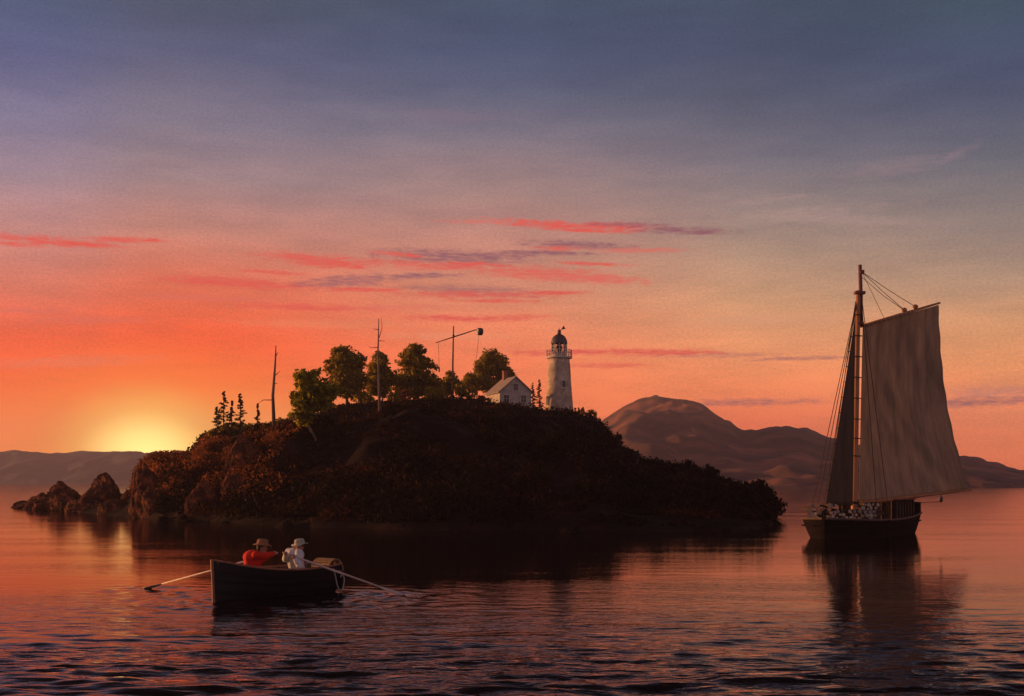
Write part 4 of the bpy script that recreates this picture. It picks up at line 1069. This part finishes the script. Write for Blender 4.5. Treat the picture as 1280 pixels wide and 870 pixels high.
    MB().tube([c - Vector((0, 0, .4)), W(-L / 2 + 0.3, 0.5, 1.5)], 0.015, 5).build('mainsheet', M_rope, t)
    # firewood: each log its own object, its pale cut end towards the near side
    lr = random.Random(9)
    edge = {}
    for q in np.linspace(0, 1, 1500):
        for sd in (1, -1):
            w = W((q - .5) * L, sd * half(q), 0); c = round(640 + F * w.x / w.y); edge[c] = min(edge.get(c, 1e9), w.y)
    for q in np.linspace(-1, 1, 300):
        w = W(L / 2, q * half(1), 0)
    def log(px, py, r, ln, yaw, pitch, deep, label, group):
        Yn = edge.get(round(px), 56.5) + 0.12 + deep
        f = P(px, py, Yn); d = Vector((math.sin(yaw) * math.cos(pitch), math.cos(yaw) * math.cos(pitch), math.sin(pitch)))
        m = MB()
        m.tube([f, f + d * ln * 0.5 + Vector((0, 0, lr.uniform(-.015, .015))), f + d * ln], [r * lr.uniform(.9, 1.08), r, r * 0.95], 9, 0, 1)
        tag(recentre(m.build('firewood_log', [M_bark2, lr.choice((M_cut, M_cut, M_cut2))], None)), label, 'log', group)
    for x0, x1, dx, base, rows, grp, lab in ((1012, 1046, 5.0, 646, 4, 'cut logs heaped on the bow', 'short cut log in the low heap on the sloop bow'),
                                             (1047, 1076, 5.4, 648, 3, 'cut logs stacked between bow and mast', 'cut log lying in the shallow stack amidships'),
                                             (1076, 1098, 5.4, 649, 5, 'cut logs piled against the deckhouse', 'pale-ended cut log piled high against the deckhouse')):
        for j in range(rows):
            x = x0 + (j % 2) * dx * 0.5
            while x < x1:
                if lr.random() > 0.10 and not (rows < 5 and j == rows - 1 and lr.random() < 0.45):
                    log(x + lr.uniform(-.9, .9), base - j * 4.5 + lr.uniform(-.7, .7), lr.uniform(0.062, 0.10), lr.uniform(0.9, 1.5), lr.uniform(-.1 if x < 1024 else -.35, .55), lr.uniform(-.05, .06), j * 0.07 + lr.uniform(0, .1), lab, grp)
                x += dx
    return t
make_sloop()

# ------------------------------------------------------------------ rowing boat and its crew
BOW, STERN = Vector((-6.70, 27.05, 0)), Vector((-4.50, 29.6, 0))
AX = (BOW - STERN); RL = AX.length; AX.normalize(); NEAR = Vector((-AX.y, AX.x, 0))
if NEAR.y > 0: NEAR = -NEAR
def RB(a, b, z): return STERN + AX * a + NEAR * b + Vector((0, 0, z))
def make_rowboat():
    t = empty('rowboat', RB(RL / 2, 0, 0), math.atan2(AX.y, AX.x), 'small black rowing boat with a reddish gunwale carrying two men', 'rowing boat')
    ns, nr = 44, 12
    def half(q): return 0.66 * (0.66 + 0.34 * math.sin(min(1, q / 0.45) * math.pi / 2)) * (1 if q < .45 else max(0.0, 1 - ((q - .45) / .55) ** 2.2) ** 0.75)
    sheer = lambda q: 0.585 + 0.33 * q ** 3.0 + 0.10 * (1 - q) ** 2.5
    keel = lambda q: -0.14 + 0.04 * q ** 6
    def sec(q, s, inset=0.0):
        h = max(half(q) - inset, 0.0)
        b = h * min(1, (s ** 0.42) * (0.80 + 0.20 * s)) + 0.014
        z = keel(q) + inset + (sheer(q) - keel(q) - inset) * (s ** 1.25)
        lap = 0.016 * ((s * 7) % 1.0)
        return b + (lap if inset == 0 else 0), z
    def shell(inset):
        m = MB(); idx = {}
        for i in range(ns + 1):
            q = i / ns
            for j in range(-nr, nr + 1):
                b, z = sec(q, abs(j) / nr, inset)
                rake = 0.05 * (abs(j) / nr) * q ** 8
                idx[i, j] = len(m.v); m.v.append(RB(q * RL + rake, math.copysign(b, j) if j else 0, z))
        for i in range(ns):
            for j in range(-nr, nr):
                f = [idx[i, j], idx[i + 1, j], idx[i + 1, j + 1], idx[i, j + 1]]
                m.f.append(f if inset == 0 else f[::-1]); m.mi.append(0)
        for i in (0, ns):
            f = [idx[i, j] for j in range(-nr, nr + 1)]; m.f.append(f if i else f[::-1]); m.mi.append(0)
        return m
    shell(0.0).build('hull', M_row, t, False)
    inn = shell(0.028); inn.build('inner_planking', M_inner, t, False)
    for sd in (1, -1):
        MB().tube([RB(q * RL, sd * (half(q) + 0.012), sheer(q) + 0.012) for q in np.linspace(0, 1, 36)], 0.024, 7).build('gunwale', M_rail, t)
    MB().tube([RB(RL + 0.02, 0, -0.15), RB(RL + 0.05, 0, 0.5), RB(RL + 0.075, 0, 0.95)], [0.035, 0.035, 0.04], 8).build('stem', M_rail, t)
    MB().box(RB(RL - 0.18, 0, sheer(0.95) + 0.0), (0.34, 0.22, 0.03), Matrix.Rotation(math.atan2(AX.y, AX.x), 3, 'Z')).build('breasthook', M_rail, t)
    MB().box(RB(-0.015, 0, 0.36), (0.05, 0.92, 0.62), Matrix.Rotation(math.atan2(AX.y, AX.x), 3, 'Z')).build('transom', M_row, t, bevel=0.02)
    rm = Matrix.Rotation(math.atan2(AX.y, AX.x), 3, 'Z')
    for q in (0.13, 0.40, 0.70):
        MB().box(RB(q * RL, 0, 0.34), (0.24, (half(q)) * 1.5, 0.035), rm).build('thwart', M_inner, t, bevel=0.008)
    for q in np.linspace(0.06, 0.90, 11):
        pts = []
        for j in range(-10, 11):
            b, z = sec(q, abs(j) / 10, 0.028); pts.append(RB(q * RL, math.copysign(b - 0.012, j) if j else 0, z + 0.012))
        MB().tube(pts, 0.014, 5).build('rib', M_rail, t)
    for q, sd in ((0.36, 1), (0.60, -1)):
        c = RB(q * RL, sd * (half(q) + 0.02), sheer(q) + 0.02)
        MB().tube([c, c + Vector((0, 0, 0.06))], 0.014, 6).tube([c + AX * (0.05 * math.cos(a)) + Vector((0, 0, 0.11 + 0.05 * math.sin(a))) for a in np.linspace(math.pi * 0.85, math.pi * 2.15, 10)], 0.011, 6).build('oarlock', M_iron, t)
    return half, sheer
half_r, sheer_r = make_rowboat()

def make_oar(handle, tip, label, blade_dir):
    t = empty('oar', handle, 0, label, 'oar', 'oars of the rowing boat')
    d = (tip - handle).normalized(); ln = (tip - handle).length; b0 = handle + d * (ln - 0.62)
    MB().tube([handle, handle + d * 0.16, handle + d * 0.18, handle + d * ln * 0.4, b0], [0.017, 0.019, 0.026, 0.028, 0.02], 9).build('shaft', M_oar, t, True)
    side = d.cross(blade_dir).normalized(); up = side.cross(d).normalized()
    m = MB(); prof = [(0, .02), (.12, .045), (.3, .066), (.5, .074), (.6, .062), (.62, .04)]
    for s, w in prof:
        c = b0 + d * s
        th = 0.012
        for k in range(8):
            a = 2 * math.pi * k / 8; m.v.append(c + side * (w * math.cos(a)) + up * (th * math.sin(a)))
    for i in range(len(prof) - 1):
        for k in range(8):
            m.f.append([i * 8 + k, i * 8 + (k + 1) % 8, (i + 1) * 8 + (k + 1) % 8, (i + 1) * 8 + k]); m.mi.append(0)
    m.f.append(list(reversed(range(8)))); m.mi.append(0); m.f.append([40 + k for k in range(8)]); m.mi.append(0)
    m.build('blade', M_oar, t, True)
    return d
HL, HR = P(347, 691, 28.25), P(353, 690.5, 28.35)
TL, TR = P(180, 736, 30.2), P(503, 743.5, 28.6)
make_oar(HL, TL, 'oar reaching out to the left behind the bow of the rowboat', Vector((0, 0.5, 1)))
make_oar(HR, TR, 'oar slanting down to the water on the right of the rowboat', Vector((0, -0.5, 1)))

def remeshed(mb, name, m, parent, voxel=0.008, smooth=3):
    """fuses overlapping limbs into one continuous skin"""
    o = mb.build('_tmp_' + name, m, parent)
    r = o.modifiers.new('fuse', 'REMESH'); r.mode = 'VOXEL'; r.voxel_size = voxel; r.use_smooth_shade = True
    s = o.modifiers.new('soften', 'SMOOTH'); s.factor = 0.5; s.iterations = smooth
    dg = bpy.context.evaluated_depsgraph_get(); me = bpy.data.meshes.new_from_object(o.evaluated_get(dg))
    old = o.data; o.modifiers.clear(); o.data = me; bpy.data.meshes.remove(old); o.name = name; me.name = name
    WM[o.name] = WM[parent.name].copy()
    me.materials.clear(); me.materials.append(m); return o
def limb(mb, pts, rad):
    mb.tube(pts, rad, 12)
    for p, r in zip(pts, rad): mb.ball(p, r, None, 12, 8)

def person(hip, facing, lean, head_c, head_dir, hands, label, m_shirt, m_hat, hat, hand_axis):
    """a seated man; hips rest on the thwart, both hands close round an oar handle"""
    Fw = Vector((facing[0], facing[1], 0)).normalized(); Rt = Vector((Fw.y, -Fw.x, 0)); Up = Vector((0, 0, 1))
    t = empty('person', hip - Vector((0, 0, 0.1)), math.atan2(Fw.y, Fw.x), label, 'person')
    SZ = 1.13; piv = hip - Vector((0, 0, 0.1))            # drawn a little smaller, then the whole figure is scaled up
    head_c = piv + (head_c - piv) / SZ; hands = [piv + (h - piv) / SZ for h in hands]
    chest = hip + Up * 0.36 + Fw * lean * 0.8; neck = hip + Up * 0.53 + Fw * lean
    sh = [neck + Rt * s * 0.20 - Up * 0.06 for s in (1, -1)]
    b = MB()
    limb(b, [hip, hip.lerp(chest, .5), chest, neck - Up * .03], [0.135, 0.125, 0.14, 0.075])
    b.ball(chest + Up * .06, (0.17, 0.17, 0.13))
    limb(b, [neck - Up * 0.03, head_c - Up * 0.08], [0.056, 0.052])
    hd = Vector(head_dir).normalized(); hr = Vector((hd.y, -hd.x, 0)).normalized(); hu = hr.cross(hd).normalized()
    HM = Matrix((hd, -hr, hu)).transposed()
    b.ball(head_c + hu * 0.02, (0.098, 0.077, 0.112), HM, 18, 14)
    b.ball(head_c + hd * 0.028 - hu * 0.06, (0.064, 0.056, 0.062), HM, 14, 10)          # jaw
    b.ball(head_c + hd * 0.10 - hu * 0.012, (0.018, 0.014, 0.026), HM)                  # nose
    for s in (1, -1):
        b.ball(head_c + hr * s * 0.078 - hu * 0.01, (0.02, 0.012, 0.032), HM)            # ears
        b.ball(head_c + hd * 0.082 + hr * s * 0.034 + hu * 0.034, (0.016, 0.026, 0.012), HM)   # brow
    b.ball(head_c + hd * 0.082 - hu * 0.062, (0.016, 0.026, 0.009), HM)                  # mouth
    elbows = []
    for i, s in enumerate((1, -1)):
        h = hands[i]; S = sh[i]
        mid = S.lerp(h, 0.5); ext = (h - S).length; drop = math.sqrt(max(0.0, 0.30 ** 2 - (ext / 2) ** 2)) if ext < 0.6 else 0.02
        e = mid - Up * drop * 0.85 + Rt * s * drop * 0.5; elbows.append(e)
        wr = h - (h - e).normalized() * 0.075
        limb(b, [S, e, wr], [0.056, 0.045, 0.03])
        # palm, four curled fingers and a thumb round the oar
        ax = hand_axis[i].normalized(); u = (h - e).normalized(); dn = ax.cross(u).normalized()
        if dn.z > 0: dn = -dn
        limb(b, [wr, h - u * 0.015 + dn * -0.02], [0.028, 0.036])
        for k in range(4):
            o = ax * (0.03 - 0.02 * k); r = 0.0095 - 0.0006 * k; sc = (0.95, 1.05, 1.0, 0.82)[k]
            limb(b, [h + o - dn * 0.028 - u * .01, h + o + u * 0.032 * sc - dn * 0.022, h + o + u * 0.036 * sc + dn * 0.014, h + o + u * 0.006 + dn * 0.03 * sc], [r, r, r * .95, r * .85])
        limb(b, [h - u * 0.03 + ax * 0.02, h + ax * 0.045 - u * 0.012 + dn * 0.012, h + ax * 0.035 + u * 0.015 + dn * 0.026], [0.013, 0.011, 0.0095])
    feet = []
    for s in (1, -1):
        hp = hip + Rt * s * 0.09; kn = hip + Rt * s * 0.13 + Fw * 0.40 + Up * 0.10; an = kn + Fw * 0.10 - Up * 0.36; an.z = max(an.z, 0.04)
        limb(b, [hp, kn, an], [0.088, 0.062, 0.042]); limb(b, [an, an + Fw * 0.15 - Up * 0.02], [0.042, 0.034])
    body = remeshed(b, 'body', M_skin, t, 0.008)
    # shirt over trunk and arms, cut at wrists and neck
    c = MB(); g = 0.014
    limb(c, [hip + Up * .02, hip.lerp(chest, .5), chest, neck - Up * 0.045], [0.182, 0.172, 0.182, 0.095])
    c.ball(chest + Up * .06, (0.205, 0.21, 0.155))
    rn = random.Random(len(label))
    for i in range(2):
        S, e, h = sh[i], elbows[i], hands[i]; wr = h - (h - e).normalized() * 0.095
        limb(c, [S, S.lerp(e, .5) - Up * 0.012, e, e.lerp(wr, .55), wr], [0.092, 0.086, 0.074, 0.062, 0.05])
        for q in (0.35, 0.7): c.ball(S.lerp(e, q) + Vector((rn.uniform(-.02, .02), rn.uniform(-.02, .02), 0.02)), 0.055)     # folds
    remeshed(c, 'shirt', m_shirt, t, 0.009, 2)
    c = MB()
    limb(c, [hip - Up * .02, hip + Up * .06], [0.15, 0.148])
    for s in (1, -1):
        hp = hip + Rt * s * 0.09; kn = hip + Rt * s * 0.13 + Fw * 0.40 + Up * 0.10; an = kn + Fw * 0.10 - Up * 0.36; an.z = max(an.z, 0.04)
        limb(c, [hp, kn, kn.lerp(an, .85)], [0.108, 0.082, 0.066])
    remeshed(c, 'trousers', M_trous, t, 0.01, 2)
    # hair under the hat
    c = MB(); c.ball(head_c + hu * 0.035 - hd * 0.018, (0.098, 0.084, 0.098), HM, 14, 10); c.ball(head_c - hd * 0.05 - hu * 0.01, (0.06, 0.07, 0.075), HM, 12, 8)
    if hat == 'straw': c.ball(head_c + hd * 0.05 - hu * 0.085, (0.062, 0.062, 0.068), HM, 12, 8)     # beard
    remeshed(c, 'hair', M_hair, t, 0.008, 1)
    # hat: crown and brim turned on one axis, brim waved
    c = MB(); base = head_c + hu * 0.072
    cr = [(0.104, 0.0), (0.106, 0.035), (0.10, 0.075), (0.086, 0.10), (0.05, 0.108), (0.004, 0.096 if hat == 'felt' else 0.112)]
    n = 28; tilt = Matrix.Rotation(0.08, 3, 'X')
    def ring(r, z, wave=0.0):
        for k in range(n):
            a = 2 * math.pi * k / n
            p = Vector((r * math.cos(a) * 1.1, r * math.sin(a), z + wave * math.cos(2 * a) + wave * 0.4 * math.sin(3 * a)))
            c.v.append(base + HM @ (tilt @ p))
    prof = [(0.17, -0.012, -0.016), (0.172, -0.002, -0.016), (0.135, 0.004, -0.008)] + [(r, z + 0.004, 0) for r, z in cr]
    for r, z, w in prof: ring(r, z, w)
    ring(0.10, -0.004, 0); 
    rows = len(prof)
    for i in range(rows - 1):
        for k in range(n): c.f.append([i * n + k, i * n + (k + 1) % n, (i + 1) * n + (k + 1) % n, (i + 1) * n + k]); c.mi.append(0)
    last = rows * n
    for k in range(n): c.f.append([k, last + k, last + (k + 1) % n, (k + 1) % n]); c.mi.append(0)
    c.f.append([(rows - 1) * n + k for k in range(n)]); c.mi.append(0)
    c.build('hat', m_hat, t, True)
    t.scale = (SZ, SZ, SZ)
    return t
DL, DR = (TL - HL).normalized(), (TR - HR).normalized()
hipR = RB(RL * 0.705, -0.02, 0.46); hipW = RB(RL * 0.30, 0.02, 0.46)
person(hipR, (0.88, 0.48), 0.06, P(327.5, 684.8, hipR.y + 0.02), (0.93, 0.15, -0.1), [HL + DL * 0.06, HL + DL * 0.24],
       'man in a red shirt and brown hat seated nearest the bow with his back turned', M_red, M_felt, 'felt', [DL, DL])
person(hipW, (-0.72, -0.62), 0.09, P(375, 684.2, hipW.y - 0.12), (-0.45, -0.85, -0.12), [HR + DR * 0.08, HR + DR * 0.27],
       'man in a white shirt and pale hat seated by the stern pulling an oar', M_shirt, M_straw, 'straw', [DR, DR])

def make_trap():
    """a half-round slatted trap lying in the stern"""
    c = P(409, 707, 29.3); ax = Vector((0.80, -0.60, 0)); cr = Vector((0.60, 0.80, 0)); L = 0.56; r = 0.25
    t = empty('lobster_trap', c - Vector((0, 0, .12)), math.atan2(ax.y, ax.x), 'brown half-round slatted trap lying in the rowboat stern', 'trap')
    base = c - Vector((0, 0, 0.11))
    for q in (-0.5, -0.17, 0.17, 0.5):
        MB().tube([base + ax * (q * L) + cr * (r * math.cos(a)) + Vector((0, 0, r * 1.1 * math.sin(a))) for a in np.linspace(0, math.pi, 16)], 0.02, 6).build('hoop', M_wicker, t)
    rm = Matrix.Rotation(math.atan2(ax.y, ax.x), 3, 'Z')
    for a in np.linspace(0, math.pi, 12):
        p = base + cr * (r * math.cos(a) * 1.04) + Vector((0, 0, r * 1.1 * math.sin(a) + 0.012))
        R3 = rm @ Matrix.Rotation(a - math.pi / 2, 3, 'X')
        MB().box(p, (L * 1.06, 0.055, 0.014), R3).build('slat', M_wicker, t)
    MB().box(base - Vector((0, 0, 0.02)), (L, r * 2, 0.03), rm).build('floor_board', M_wicker, t)
make_trap()
# loop of pale rope trailing over the stern quarter
q = [RB(0.35, half_r(0.1) + 0.03, 0.60), RB(0.30, half_r(0.1) + 0.05, 0.42), RB(0.22, half_r(0.08) + 0.06, 0.16), RB(0.10, half_r(0.05) + 0.07, 0.05), RB(-0.02, half_r(0) + 0.06, 0.17), RB(-0.05, half_r(0) + 0.05, 0.34), RB(0.02, half_r(0) + 0.04, 0.44), RB(0.10, half_r(0.05) + 0.05, 0.38)]
q = [q[0]] + [0.5 * (2 * b + (c - a) * w + (2 * a - 5 * b + 4 * c - d) * w * w + (3 * b - a - 3 * c + d) * w ** 3) for a, b, c, d in zip([q[0]] + q, q, q[1:], q[2:] + [q[-1]]) for w in (0.2, 0.4, 0.6, 0.8, 1.0)]
tag(recentre(MB().tube(q, 0.015, 6).build('mooring_rope', M_rope2, None, True)), 'pale loop of rope hanging over the stern quarter of the rowboat', 'rope')

# ------------------------------------------------------------------ evening haze
def make_haze():
    m = bpy.data.materials.new('evening_haze'); m.use_nodes = True
    nt = m.node_tree; nt.nodes.remove(nt.nodes['Principled BSDF'])
    v = nt.nodes.new('ShaderNodeVolumePrincipled'); v.inputs['Color'].default_value = (0.88, 0.78, 1.0, 1)
    v.inputs['Density'].default_value = 0.00022; v.inputs['Anisotropy'].default_value = 0.25
    nt.links.new(v.outputs[0], nt.nodes['Material Output'].inputs['Volume'])
    o = MB().box((0, 1220, 60), (3300, 2560, 124)).build('haze', m)
    return tag(o, kind='stuff')
make_haze()
